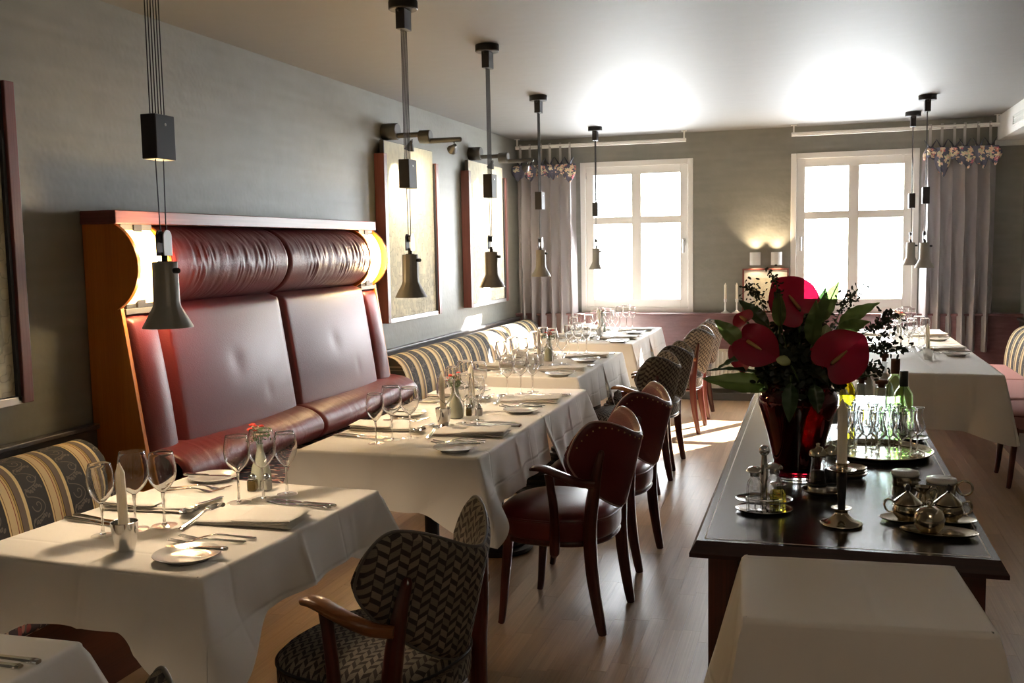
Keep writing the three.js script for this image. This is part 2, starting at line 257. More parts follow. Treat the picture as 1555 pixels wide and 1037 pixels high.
{
  const T = 0.22, zc = ZB - T / 2, seg = (x0, x1, y0, y1) => box(x1 - x0, y1 - y0, T, (x0 + x1) / 2, (y0 + y1) / 2, zc);
  struct('wall_back', uvBox(merge([seg(XL - 0.2, WIN[0][0], 0, H), seg(WIN[0][1], WIN[1][0], 0, H), seg(WIN[1][1], XR + 0.2, 0, H), ...WIN.flatMap(([a, b]) => [seg(a, b, 0, WY0), seg(a, b, WY1, H)])])), M.wall);
  WIN.forEach(([a, b], k) => {
    const w = new THREE.Group(); w.name = 'window_' + (k + 1); w.userData.kind = 'structure'; w.position.set((a + b) / 2, WY0, ZB - 0.06); scene.add(w);
    const W = b - a, h = WY1 - WY0, fr = (w0, h0, t, d, z, x = 0, y = 0) => [box(t, h0, d, x - w0 / 2 + t / 2, y + h0 / 2, z, .004), box(t, h0, d, x + w0 / 2 - t / 2, y + h0 / 2, z, .004), box(w0 - 2 * t, t, d, x, y + t / 2, z), box(w0 - 2 * t, t, d, x, y + h0 - t / 2, z)];
    mesh('window_frame', fr(W, h, 0.05, 0.12, 0.01), M.white, w);
    mesh('sash', fr(W - 0.1, h - 0.1, 0.078, 0.06, 0.01, 0, 0.05), M.white, w);
    const mx = 0.0; 
    mesh('mullion', box(0.095, h - 0.25, 0.055, mx, h / 2, 0.01, .008), M.white, w);
    mesh('transom', box(W - 0.25, 0.072, 0.05, 0, h - 0.05 - 0.078 - 0.45, 0.01, .008), M.white, w);
    const px = (W - 0.256 - 0.095) / 2, y1 = h - 0.128, yt = h - 0.578;
    for (const s of [-1, 1]) { mesh('pane', box(px, 0.41, 0.006, s * (0.0475 + px / 2), yt + 0.036 + 0.207, 0), M.pane, w); mesh('pane', box(px, yt - 0.036 - 0.128, 0.006, s * (0.0475 + px / 2), (yt - 0.036 + 0.128) / 2, 0), M.pane, w); }
    const hx = (k ? -1 : 1) * (W / 2 - 0.09);
    const hd = mesh('window_handle', [box(0.028, 0.07, 0.01, hx, h * 0.46, 0.045, .004), rod([hx, h * 0.47, 0.04], [hx, h * 0.47, 0.075], .008), box(0.018, 0.13, 0.014, hx, h * 0.47 - 0.055, 0.08, .006)], M.satin, w);
    mesh('hinge', [rod([-hx * 1.0 - (k ? -1 : 1) * .03, h - 0.16, .05], [-hx - (k ? -1 : 1) * .03, h - 0.1, .05], .008)], M.satin, w);
  });
  // panelling under the windows, with its ledge and a recess for the heating
  const P = struct('trim_1', uvBox(merge([box(XR - XL, 0.32, 0.03, (XL + XR) / 2, 0.655, ZB + 0.135), box(0.5, 0.5, 0.13, XL + 0.25, 0.25, ZB + 0.07), box(0.7, 0.5, 0.13, XR - 0.35, 0.25, ZB + 0.07)]), 0), M.panelWood);
  mesh('ledge', uvBox(box(XR - XL, 0.022, 0.175, (XL + XR) / 2, 0.826, ZB + 0.0875, .006), 0), M.panelWood, P);
  struct('baseboard_back', box(XR - XL, 0.07, 0.02, (XL + XR) / 2, 0.035, ZB + 0.16, .005), M.lampGrey);
  // wainscot on both side walls
  for (const [s, x, z0, z1, n] of [[1, XL, ZB, -5.9, 'left'], [1, XL, -3.4, ZF, 'left'], [-1, XR, ZB, ZF, 'right']]) {
    const w = struct(numbered('wainscot_' + n), uvBox(box(0.03, 0.78, z1 - z0, x + s * 0.015, 0.39, (z0 + z1) / 2), 2), M.wainscot);
    mesh('cap', uvBox(box(0.05, 0.022, z1 - z0, x + s * 0.025, 0.79, (z0 + z1) / 2, .006), 2), M.wainscot, w);
  }
}
// heating panel below the ledge
for (const [x, L, lab] of [[-0.98, 1.0, 'long ribbed cream radiator under the wooden ledge, left of the bouquet'], [0.55, 0.9, 'ribbed cream radiator under the wooden ledge behind the right-hand table']]) {
  const t = thing('radiator', lab, 'radiator', [x, 0, ZB + 0.085]);
  mesh('panel', box(L, 0.38, 0.03, 0, 0.295, 0, .01), M.radiator, t);
  for (let i = 0; i < L / 0.038 - 1; i++) mesh('rib', box(0.02, 0.35, 0.016, -L / 2 + 0.03 + i * 0.038, 0.295, 0.02, .007), M.radiator, t);
  mesh('foot', [box(0.03, 0.11, 0.04, -L / 2 + 0.12, 0.055, 0), box(0.03, 0.11, 0.04, L / 2 - 0.12, 0.055, 0)], M.radiator, t);
  mesh('top_grille', box(L, 0.012, 0.06, 0, 0.49, 0.005, .004), M.radiator, t);
}
// boxed air duct in the corner of ceiling and right wall
{
  const t = thing('air_duct', 'white boxed air duct with slatted vent below the ceiling at right', 'air duct', [1.53, 2.36, 0]);
  const D = XR - 1.53, L0 = ZB + 0.0, L1 = -2.0;
  mesh('casing', [box(D, 0.21, L1 - L0 - 2.1, D / 2, 0.105, (L0 + 0.75 + 1.35 + L1) / 2), box(D, 0.21, 0.75, D / 2, 0.105, L0 + 0.375), box(D, 0.05, 1.35, D / 2, 0.025, L0 + 0.75 + 0.675), box(D, 0.08, 1.35, D / 2, 0.17, L0 + 0.75 + 0.675), box(0.03, 0.21, 1.35, D - 0.015, 0.105, L0 + 1.425)], M.whiteBox, t);
  const z = L0 + 1.425;
  mesh('vent_frame', [box(0.012, 0.012, 1.37, -0.004, 0.05, z), box(0.012, 0.012, 1.37, -0.004, 0.132, z), box(0.012, 0.09, 0.012, -0.004, 0.09, z - 0.68), box(0.012, 0.09, 0.012, -0.004, 0.09, z + 0.68)], M.whiteBox, t);
  for (let i = 0; i < 4; i++) mesh('slat', box(0.03, 0.004, 1.35, 0, 0, 0).rotateZ(-0.5).translate(0.008, 0.066 + i * 0.017, z), M.whiteBox, t);
  mesh('edge_strip', box(D + 0.02, 0.05, 0.05, D / 2 - 0.01, -0.025, L0 + 0.03, .008), M.whiteBox, t);
}

// ---------- curtain rails and curtains ----------
for (const [x0, x1, lab] of [[-2.87, -1.18, 'white curtain rail on ceiling brackets above the left window'], [-0.22, 1.52, 'white curtain rail on ceiling brackets above the right window']]) {
  const t = thing('curtain_rail', lab, 'curtain rail', [x0, 2.49, ZB + 0.17]);
  mesh('rail', [box(x1 - x0, 0.022, 0.03, (x1 - x0) / 2, 0, 0, .006), box(x1 - x0, 0.012, 0.016, (x1 - x0) / 2, -0.018, 0, .004)], M.white, t);
  for (const x of [0.02, x1 - x0 - 0.02]) mesh('bracket', [box(0.014, 0.08, 0.014, x, 0.041, 0), box(0.05, 0.005, 0.03, x, 0.078, 0)], M.white, t);
}
function curtain(x0, x1, bot, lab, s0) {
  seed = s0; const W = x1 - x0, z0 = ZB + 0.17, top = 2.245, t = thing('curtain', lab, 'curtain', [x0, 0, z0]), N = 6, ph = rr(0, 6);
  const fold = (u, v) => { const a = (0.02 + 0.045 * v) * Math.sin(u * Math.PI * 2 * N - Math.PI / 2 + 0.5 * Math.sin(v * 3 + ph)) + 0.03 * v * Math.sin(u * Math.PI * 2 * 2.3 + ph) + 0.016 * Math.sin(u * 31 + ph * 2 + v * 2.5) * v + 0.012 * Math.sin(u * 43 + v * 5) * v * (1 - v); return a; };
  mesh('drape', grid(150, 36, (u, v) => { const sc = Math.abs(Math.sin(u * Math.PI * N)); const y = top - 0.035 * sc * (1 - v) - v * (top - bot); const gather = 0.025 * Math.sin(u * Math.PI * 2 * N) * (1 - v) * (1 - v); const crease = 0.024 * Math.max(0, Math.sin(u * 21 + v * 9 + ph)) * ss(0, .25, v) * (1 - ss(.4, .8, v)); return [u * W + gather, y, fold(u, v) + crease + 0.0, u * W * 1.6, v * (top - bot)]; }, true), M.drape, t);
  for (let i = 0; i < N; i++) {
    const x = W * (i + 0.5) / N + rr(-.012, .012), tw = rr(-.4, .4);
    mesh('strap', box(0.022, 2.515 - top, 0.004).rotateY(tw).translate(x, (2.515 + top) / 2, 0.012), M.strap, t);
    const R = () => rr(0.8, 1.2), p = [R(), R(), R(), R()], q = rr(0, 6);
    const wd = 0.09 * p[0] ** 2, ln = 0.12 * p[1] ** 2.5 + (i % 2 ? .06 : 0), lean = rr(-.04, .04);
    const kerchief = grid(14, 14, (u, v) => { const w = wd * (0.5 + 1.1 * Math.sin(Math.PI * Math.min(1, .2 + v * .62))) * (1 - .45 * v * v), sx = (u - .5) * w; return [x + sx + lean * v, top + .06 - v * ln - .02 * Math.sin(u * 5 + q) * v, .03 + .024 * Math.cos((u - .5) * 3) + .014 * Math.sin(u * 11 + q) * v + .01 * Math.sin(v * 5), u * .13 + q, .3 - v * .17]; });
    const wrapg = grid(24, 8, (u, v) => { const a = u * Math.PI * 2, r = (0.03 + 0.022 * Math.sin(v * 2.4)) * (1 + .15 * Math.sin(a * 5 + q)); return [x + r * Math.cos(a), top + .065 - v * .1 - .012 * Math.sin(a * 3 + q), .012 + r * .75 * Math.sin(a), u * .25, v * .1]; });
    mesh('bow', [kerchief, wrapg], M.bow, t);
    const spike = (s) => sweep([[x + s * .006, top + .05, .03, .03, .02], [x + s * .022, top + .085, .04, .036, .012], [x + s * (.03 + .02 * p[2]), top + .11 + .02 * p[3], .035, .006, .004]], V(0, 0, 1), 8, 4, 1);
    mesh('bow_knot', [new THREE.SphereGeometry(0.021, 12, 8).scale(1.1, .9, 1).translate(x, top + 0.05, 0.035), spike(-1), spike(1)], M.bowPlain, t);
  }
}
curtain(-2.86, -2.26, 0.32, 'pale grey curtain with floral bows in the left corner by the striped bench', 301);
curtain(0.9, 1.5, 0.5, 'pale grey curtain with floral bows right of the right-hand window', 302);

// ---------- pictures and their lamps ----------
function picture(z0, z1, lab, y0 = 0.99, y1 = 2.26) {     // z0 nearer, z1 farther
  const t = thing('picture', lab, 'picture', [XL + 0.005, y0, (z0 + z1) / 2]), W = z0 - z1;
  mesh('backboard', box(0.02, y1 - y0 - 0.02, W - 0.1, 0.035, (y1 - y0) / 2, 0), M.black, t);
  const g = grid(1, 1, (u, v) => [0, (v) * (y1 - y0 - 0.04), (0.5 - u) * (W - 0.1), u, v]);
  mesh('art_panel', [g.translate(0.0505, 0.03, 0)], M.art, t);
  mesh('panel_edge', [box(0.03, y1 - y0 - 0.03, 0.006, 0.034, (y1 - y0) / 2, W / 2 - 0.047), box(0.03, y1 - y0 - 0.03, 0.006, 0.034, (y1 - y0) / 2, -W / 2 + 0.047), box(0.03, 0.006, W - 0.09, 0.034, y1 - y0 - 0.01, 0)], M.lampGrey, t);
  for (const s of [-1, 1]) { mesh('frame_bar', uvBox(box(0.075, y1 - y0 - 0.1, 0.05, 0.0375, (y1 - y0 - 0.1) / 2, s * (W / 2 - 0.01), .004)), M.boardWood, t); mesh('frame_fillet', box(0.062, y1 - y0 - 0.12, 0.014, 0.034, (y1 - y0 - 0.1) / 2, s * (W / 2 - 0.045)), M.black, t); }
  mesh('bottom_bar', box(0.06, 0.03, W - 0.06, 0.035, 0.012, 0, .003), M.satin, t);
}
picture(-6.3, -7.3, 'tall pale patterned picture in wooden side bars, just right of the red booth');
picture(-8.04, -9.1, 'tall pale patterned picture in wooden side bars, beside the left curtain');
picture(-1.95, -3.0, 'dark wood framed picture cut off by the left edge of the photograph', 0.955, 2.24);
function pictureLight(z, zc, lab) {
  const y = 2.32, t = thing('picture_light', lab, 'wall lamp', [XL, y, z]);
  mesh('mount', lathec([[0, 0], [.056, 0], [.058, .004], [.058, .105], [.054, .11], [0, .11]]).rotateZ(-Math.PI / 2), M.lampGrey, t);
  mesh('arm', [rod([0.1, -0.03, 0], [0.3, -0.03, 0], .018, 16)], M.lampGrey, t);
  mesh('joint', lathec([[0, 0], [.044, 0], [.046, .004], [.046, .075], [.042, .08], [0, .08]]).rotateZ(-Math.PI / 2).translate(.27, -.045, -.01), M.lampGrey, t);
  mesh('arm', [rod([0.33, -0.075, -0.02], [0.56, -0.075, -0.02], .018, 16), new THREE.SphereGeometry(.018, 12, 8).translate(.56, -.075, -.02)], M.lampGrey, t);
  for (const [x, yy, zt] of [[.2, -.1, zc + 0.24], [.52, -.13, zc - 0.24]]) {
    const tgt = V(XL + 0.05, 1.85, zt).sub(V(XL + x, y + yy, z)).normalize();
    const head = lathec([[.001, .035], [.012, .034], [.014, .015], [.02, .006], [.034, -.03], [.036, -.032], [.031, -.03], [.012, .004], [0, .004]]); head.applyQuaternion(new THREE.Quaternion().setFromUnitVectors(V(0, -1, 0), tgt)).translate(x, yy, 0);
    const s = mesh('spot_head', [head, rod([x, yy + .03, -.01], [x + .01, -.06, -.02], .005)], M.lampGrey, t);
    const bl = mesh('bulb', new THREE.SphereGeometry(.011, 10, 8).translate(x + tgt.x * .008, yy + tgt.y * .008, tgt.z * .008), M.glowSmall, t);
    const l = new THREE.SpotLight(new THREE.Color(1, 0.86, 0.62), 3.4, 3, 0.6, 0.9, 2); l.position.set(x + tgt.x * .035, yy + tgt.y * .035, tgt.z * .035); l.castShadow = true;
    l.target.position.set(l.position.x + tgt.x, l.position.y + tgt.y, l.position.z + tgt.z); t.add(l, l.target);
  }
}
pictureLight(-6.47, -6.8, 'dark jointed picture lamp with two small spots beside the booth picture');
pictureLight(-8.28, -8.57, 'dark jointed picture lamp with two small spots beside the left curtain');

// ---------- the red leather booth ----------
{
  const z0 = -3.41, z1 = -5.89, t = thing('leather_booth', 'tall red leather booth bench with wooden sides, round lamps and top board', 'booth', [XL + 0.006, 0, z0]);
  // profile helpers, x measured from the wall
  const bulge = []; for (let i = 0; i <= 18; i++) { const a = -1.12 + 2.24 * i / 18; bulge.push([0.063 + 0.2 * Math.cos(a) , 1.452 - 0.178 * Math.sin(a) / Math.sin(1.12)]); }
  const bx0 = bulge[0][0];
  const prof = [[0, 0], [0.62, 0], [0.62, 0.3], [0.6, 0.46], [0.29, 0.46], [0.255, 0.68], [0.168, 1.28], [bx0, 1.274], ...bulge.slice().reverse().map((p) => p), [0.158, 1.63], [0, 1.63]];
  const side = (z) => uvBox(slab(prof.map(([x, y]) => [x, y]), 0.022, 0.002).translate(0, 0, z), 1);
  mesh('side_panel', side(-0.011), M.honey, t); mesh('side_panel', side(z1 - z0 + 0.011), M.honey, t);
  const inner = [[0.02, 1.27], [bx0 - 0.01, 1.274], ...bulge.slice().reverse().map(([x, y]) => [x - 0.012, y]), [0.15, 1.63], [0.02, 1.63]];
  for (const z of [-0.235, z1 - z0 + 0.235]) mesh('lamp_cheek', uvBox(slab(inner, 0.02, 0.002).translate(0, 0, z), 1), M.honey, t);
  mesh('top_board', uvBox(box(0.175, 0.056, 2.50, 0.0875, 1.655, (z1 - z0) / 2, .004), 2), M.boardWood, t);
  mesh('back_board', uvBox(box(0.03, 1.2, 2.43, 0.018, 1.0, (z1 - z0) / 2), 1), M.mahogany, t);
  for (const [za, s] of [[-0.128, 1], [z1 - z0 + 0.128, -1]]) {
    // curved glowing diffuser between two wooden cheeks
    const lamp = mesh('lamp_diffuser', grid(10, 24, (u, v) => { const a = -1.05 + 2.1 * v; return [0.05 + 0.178 * Math.cos(a), 1.452 + 0.178 * Math.sin(a) / Math.sin(1.05) * .98, za + (u - .5) * 0.18]; }), std({ color: lin(0.9, 0.75, 0.5), roughness: 0.4, emissive: lin(1, 0.66, 0.28), emissiveIntensity: 2.6, side: THREE.DoubleSide }), t);
    for (const e of [1, -1]) mesh('lamp_clip', [box(0.05, 0.02, 0.17, 0.14, 1.452 + e * 0.168, za), box(0.02, 0.03, 0.05, 0.165, 1.452 + e * 0.158, za)], M.black, t);
    mesh('lamp_ledge', [box(0.165, 0.03, 0.2, 0.0825 + .003, 1.613, za, .003), box(0.17, 0.024, 0.2, 0.088, 1.264, za, .003)], M.lampGrey, t);
    for (const yo of [-0.1, 0, 0.1]) { const l = new THREE.PointLight(new THREE.Color(1, 0.7, 0.34), 0.26, 0, 2); l.position.set(0.28, 1.452 + yo, za); l.castShadow = true; t.add(l); }
  }
  // cushions: bulged panels on the sloping back
  const slope = (y) => 0.255 + (1.28 - Math.max(y, 0.55)) * 0.0; 
  const backX = (y) => 0.175 + (1.275 - y) * 0.145;
  const cushion = (za, zb, ya, yb, thick, wr = 0) => {      // za nearer
    const w = Math.abs(zb - za), h = yb - ya, f = (u, v, sgn) => { const ed = Math.min(1, Math.min(u, 1 - u) * w / 0.035), ev = Math.min(1, Math.min(v, 1 - v) * h / 0.035), e = Math.sqrt(Math.max(0, 1 - (1 - ed) ** 2)) * Math.sqrt(Math.max(0, 1 - (1 - ev) ** 2)); const y = ya + v * h, soft = Math.sin(Math.PI * u) * Math.sin(Math.PI * v); const dent = wr * (0.006 * Math.exp(-(((u - .45) / .05) ** 2) - ((v - .62) / .07) ** 2) + 0.004 * Math.exp(-(((u - .7) / .03) ** 2) - ((v - .4) / .06) ** 2)); return [backX(y) - 0.05 + (thick * 0.85 * e + thick * .5 * soft) - dent, y, za + (zb - za) * u, u * w, v * h]; };
    return grid(44, 36, (u, v) => f(u, v), false);
  };
  mesh('side_cushion', cushion(-0.022, -0.225, 0.5, 1.255, 0.06), M.redLeather, t);
  mesh('side_cushion', cushion(z1 - z0 + 0.225, z1 - z0 + 0.022, 0.5, 1.255, 0.06), M.redLeather, t);
  const za = -0.228, zm = (z1 - z0) / 2, zb = z1 - z0 + 0.228;
  mesh('back_cushion', cushion(za, zm + 0.002, 0.5, 1.285, 0.075, 1), M.redLeather, t); mesh('back_cushion', cushion(zm - 0.002, zb, 0.5, 1.285, 0.075, 1), M.redLeather, t);
  // rolls: head roll with puckered leather and lumbar roll
  const wrk = vnoise(512, [46, 5], 71), wrk2 = vnoise(512, [9, 4], 73);
  const roll = (a, b, cx, cy, rx, ry, puck, a0 = -1.6, a1 = 1.6) => grid(200, 28, (u, v) => { const ang = a0 + (a1 - a0) * v, w = Math.abs(b - a), ed = Math.min(1, Math.min(u, 1 - u) * w / 0.03), e = 0.86 + 0.14 * Math.sqrt(1 - (1 - ed) ** 2), sl = (u + (1 - v) * .05) * 470 + 20 + a * 37, wr = puck * (1 - Math.abs(2 * wrk(sl, v * 512) - 1) * 2) * Math.max(0, Math.sin(v * Math.PI)) * ss(.1, .7, wrk2(sl, v * 512)) ; return [cx + (rx * e + wr) * Math.cos(ang), cy + (ry * e + wr) * Math.sin(ang), a + (b - a) * u, u * w, v * ry * 3]; });
  for (const [a, b] of [[-0.246, zm + 0.002], [zm - 0.002, z1 - z0 + 0.246]]) mesh('head_roll', roll(a, b, 0.06, 1.452, 0.195, 0.175, 0.0034), M.redLeather, t);
  for (const [a, b] of [[-0.04, zm + 0.002], [zm - 0.002, z1 - z0 - 0.06]]) mesh('lumbar_roll', roll(a, b, 0.23, 0.585, 0.2, 0.105, 0.0012), M.redLeather, t);
  mesh('roll_end', [new THREE.SphereGeometry(1, 24, 16).scale(0.17, 0.09, 0.03).translate(0.25, 0.585, z1 - z0 - 0.055)], M.redLeather, t);
  for (const [a, b] of [[-0.03, zm], [zm, z1 - z0 + 0.03]]) mesh('seat_cushion', new RoundedBoxGeometry(0.55, 0.12, Math.abs(b - a) - 0.004, 4, 0.04).translate(0.36, 0.42, (a + b) / 2), M.floral, t);
  { const g = t.children.filter((c) => c.name === 'seat_cushion'); for (const c of g) c.geometry = uvBox(c.geometry, 2); }
  mesh('plinth', uvBox(box(0.5, 0.36, 2.42, 0.26, 0.18, (z1 - z0) / 2), 2), M.mahogany, t);
}

// ---------- striped banquettes ----------
function banquette(z0, z1, wallX, s, lab, seatMat) {      // s = +1: faces +x
  const t = thing('striped_banquette', lab, 'bench', [wallX, 0, z0]); const L = z0 - z1;
  const pf = [[0.05, 0.4], [0.05, 0.6], [0.055, 0.72], [0.085, 0.77], [0.14, 0.79], [0.2, 0.775], [0.25, 0.73], [0.285, 0.65], [0.305, 0.55], [0.31, 0.45]];
  if (s < 0) pf.forEach((q) => { if (q[0] < .09) q[0] = .09; });
  const c = new THREE.SplineCurve(pf.map(([x, y]) => new THREE.Vector2(x, y)));
  const n = Math.round(L / 0.05);
  mesh('back_cushion', [grid(n, 30, (u, v) => { const p = c.getPoint(v); return [s * p.x, p.y, -u * L, u * L, 0.9 - v * 0.8]; }, s > 0 ? false : true), ...[0, -L].map((z) => { const g = slab(pf, 0.004).translate(0, 0, z); if (s < 0) g.scale(-1, 1, 1); g.scale(1, 1, 1); const uv = g.attributes.uv; for (let i = 0; i < uv.count; i++) uv.setXY(i, .12, uv.getY(i)); if (s < 0) { const p = g.attributes.position, nn = g.attributes.normal; } return g; })], M.stripe, t);
  const k = Math.max(1, Math.round(L / 1.2)); for (let i = 0; i < k; i++) mesh('seat_cushion', uvBox(new RoundedBoxGeometry(0.5, 0.12, L / k - 0.006, 4, 0.035).translate(s * (s > 0 ? 0.36 : 0.37), 0.41, -L * (i + .5) / k), 2), seatMat, t);
  mesh('plinth', uvBox(box(s > 0 ? 0.5 : 0.36, 0.35, L - 0.02, s * (s > 0 ? 0.28 : 0.31), 0.175, -L / 2), 2), M.mahogany, t);
}
banquette(1.2, -3.13, XL + 0.03, 1, 'striped scroll-patterned bench along the wall at the left foreground', M.floral);
banquette(-6.02, -9.42, XL + 0.03, 1, 'striped bench along the wall between the red booth and the curtain', M.floral);
banquette(-7.0, -8.9, XR + 0.05, -1, 'striped bench with pink seat cushions at the right wall', M.pinkSeat);

// ---------- pendant lamps ----------
const PEND = 'rise-and-fall pendant lamps in a row over the left tables';
function pendant(name, x, z, lab, turn, group) {
  const t = thing(name, lab, 'pendant lamp', [x, 0, z], turn, group);
  mesh('canopy', lathec([[0, 2.57], [.062, 2.57], [.064, 2.566], [.064, 2.536], [.06, 2.532], [0, 2.532]]), M.black, t);
  mesh('hook', [-1, 1].map((s) => new THREE.SphereGeometry(.009, 10, 8).translate(0, 2.524, s * .05)), M.black, t);
  mesh('mounting_block', box(0.042, 0.085, 0.078, 0, 2.49, 0, .003), M.black, t);
  for (let i = 0; i < 6; i++) { const f = (i - 2.5) / 2.5; mesh('cable', rod([0, 2.45, f * 0.03], [0, 1.885, f * 0.032], .0017, 6), M.black, t); }
  const w = mesh('counterweight', box(0.05, 0.125, 0.088, 0, 1.83, 0, .003), M.black, t);
  mesh('screw', rod([0.02, 1.865, 0], [0.0262, 1.865, 0], .004), M.satin, w);
  for (const s of [-1, 1]) mesh('cable', rod([0, 1.77, s * 0.018], [0, 1.56, s * 0.013], .0017, 6), M.black, t);
  const cheek = new THREE.Shape(); cheek.moveTo(-.019, 0); cheek.lineTo(.019, 0); cheek.lineTo(.019, .055); cheek.absarc(0, .055, .019, 0, Math.PI, false); cheek.lineTo(-.019, 0);
  const pl = mesh('pulley', [lathec([[0, -.008], [.017, -.008], [.014, 0], [.017, .008], [0, .008]], 20).rotateX(Math.PI / 2).rotateY(Math.PI / 2).translate(0, 1.548, 0)], M.black, t);
  for (const s of [-1, 1]) mesh('cheek', slab(cheek, .004, .0008).rotateY(Math.PI / 2).translate(s * .012, 1.495, 0), s > 0 ? M.satin : M.black, t);
  mesh('neck', [rod([0, 1.475, 0], [0, 1.505, 0], .009), lathec([[0, 1.48], [.02, 1.48], [.02, 1.474], [0, 1.474]])], M.black, t);
  const sh = mesh('lamp_shade', lathec([[.0, 1.478], [.034, 1.478], [.036, 1.475], [.037, 1.36], [.04, 1.348], [.07, 1.293], [.0715, 1.288], [.0695, 1.288], [.0685, 1.292], [.038, 1.349], [.034, 1.362], [.033, 1.47], [0, 1.472]], 36), M.shade, t);
  mesh('knob', [rod([0.035, 1.452, 0.006], [0.052, 1.452, 0.012], .008, 12)], M.black, sh);
  mesh('bulb', lathe([[0, 1.325], [.014, 1.331], [.02, 1.345], [.018, 1.36], [.011, 1.385], [.011, 1.4], [0, 1.401]], 16), M.frostedBulb, t);
  const l = new THREE.SpotLight(new THREE.Color(1, 0.76, 0.5), PI0, 6, 1.12, 0.3, 2); l.position.set(0, 1.318, 0); l.target.position.set(0, 0, 0); l.castShadow = true; l.shadow.radius = 3; t.add(l, l.target);
}

for (const [x, z, lab] of [[-1.79, -2.44, 'pendant lamp hanging in front of the red booth, nearest of the row'], [-1.718, -4.08, 'pendant lamp hanging before the first tall picture right of the booth'], [-1.673, -5.1, 'pendant lamp hanging before the second tall picture'], [-1.893, -6.91, 'pendant lamp hanging before the left curtain'], [-1.915, -8.92, 'pendant lamp hanging before the left window, farthest of the row']]) pendant('pendant_lamp', x, z, lab, 0, PEND);
pendant('pendant_lamp', 0.776, -9.08, 'small pendant lamp before the right window, left of the curtain pair', 0, 'pendant lamps over the right-hand table');
pendant('pendant_lamp', 0.788, -8.08, 'slightly larger pendant lamp in front of the right curtain edge', 0, 'pendant lamps over the right-hand table');
pendant('pendant_lamp', -1.8, -0.72, 'pendant lamp over the table cut off at lower left, outside the photograph', 0, PEND);  // out of view, lights the cloth front of the next table
pendant('pendant_lamp', -1.8, 0.95, 'unseen pendant lamp behind the photographer at left, placed to light the foreground', 0, PEND);  // unseen behind the camera, placed to light the left foreground
pendant('pendant_lamp', 0.5, 1.1, 'unseen pendant lamp behind the photographer at right, placed to light the foreground', 0);  // unseen behind the camera, placed to light the right foreground

{ // unseen opal ceiling lamp, placed above the view to light the foreground
  const t = thing('unseen_ceiling_lamp', 'unseen round opal ceiling lamp above the photographer, lights the foreground', 'ceiling lamp', [0.35, H, -0.5]);
  mesh('rim', lathec([[0, 0], [.17, 0], [.172, -.004], [.172, -.03], [.165, -.034], [.16, -.03], [0, -.03]], 40), M.satin, t);
  mesh('opal_dome', lathe([[.158, -.028], [.15, -.055], [.12, -.085], [.07, -.102], [0, -.108]], 40), std({ color: lin(.85, .8, .72), roughness: .4, emissive: lin(1, .86, .68), emissiveIntensity: .6 }), t);
  const l = new THREE.PointLight(new THREE.Color(1, .81, .6), 0.6, 0, 2); l.position.set(0, -.16, 0); l.castShadow = true; l.shadow.radius = 12; t.add(l);
}

// ---------- wall lamps, picture and candlesticks on the ledge ----------
for (const [x, lab] of [[-0.545, 'small white cylinder wall lamp, left of the two beside the right window'], [-0.35, 'small white cylinder wall lamp, nearer the right window of the two']]) {
  const t = thing('cylinder_wall_lamp', lab, 'wall lamp', [x, 1.35, ZB + 0.075], 0, 'cylinder wall lamps between the windows');
  mesh('shade', lathec([[.048, -.06], [.05, -.06], [.05, .06], [.048, .06], [.046, .058], [.046, -.058], [.048, -.06]], 32), M.whiteBox, t);
  mesh('wall_plate', box(0.03, 0.05, 0.03, 0, 0, -0.06, .003), M.whiteBox, t);
  mesh('bulb', new THREE.SphereGeometry(.018, 14, 10), M.glowSmall, t);
  for (const s of [1, -1]) { const l = new THREE.SpotLight(new THREE.Color(1, 0.76, 0.48), s > 0 ? 0.8 : 0.2, 3, 0.95, 0.6, 2); l.position.set(0, s * 0.025, 0); l.target.position.set(0, s * 2, 0.1); l.castShadow = true; t.add(l, l.target); }
}
{
  const t = thing('framed_picture', 'small wooden framed picture with pale mount standing on the ledge under the wall lamps', 'picture', [-0.45, 0.838, ZB + 0.06]); t.rotation.x = -0.05;
  for (const s of [-1, 1]) mesh('frame_bar', box(0.018, 0.42, 0.02, s * 0.206, 0.21, 0, .003), M.boardWood, t);
  mesh('frame_bar', [box(0.43, 0.018, 0.02, 0, 0.411, 0, .003)], M.boardWood, t); mesh('frame_bar', [box(0.43, 0.018, 0.02, 0, 0.009, 0, .003)], M.boardWood, t);
  mesh('mount', box(0.4, 0.4, 0.006, 0, 0.21, -0.002), M.label, t); mesh('print', box(0.22, 0.26, 0.003, 0, 0.2, 0.003), M.art, t);
}
function taperCandle(r, h, seg = 8) { return lathec([[0, 0], [r, 0], [r * 0.98, h - r * 2.2], [r * 0.12, h], [0, h]], seg, .5); }
for (const [x, lab] of [[-0.818, 'lit-looking white candle in short silver holder on the ledge, left of two'], [-0.712, 'white candle in short silver holder on the ledge, beside the framed picture']]) {
  const t = thing('ledge_candlestick', lab.replace('lit-looking ', ''), 'candlestick', [x, 0.837, ZB + 0.11]);
  mesh('holder', lathec([[0, 0], [.042, 0], [.042, .006], [.02, .016], [.009, .03], [.008, .1], [.014, .108], [.016, .135], [.012, .136], [0, .13]], 24), M.satin, t);
  mesh('candle', taperCandle(.0115, .16).translate(0, .13, 0), M.wax, t); mesh('wick', rod([0, .288, 0], [0, .298, 0], .0012, 6), M.black, t);
}

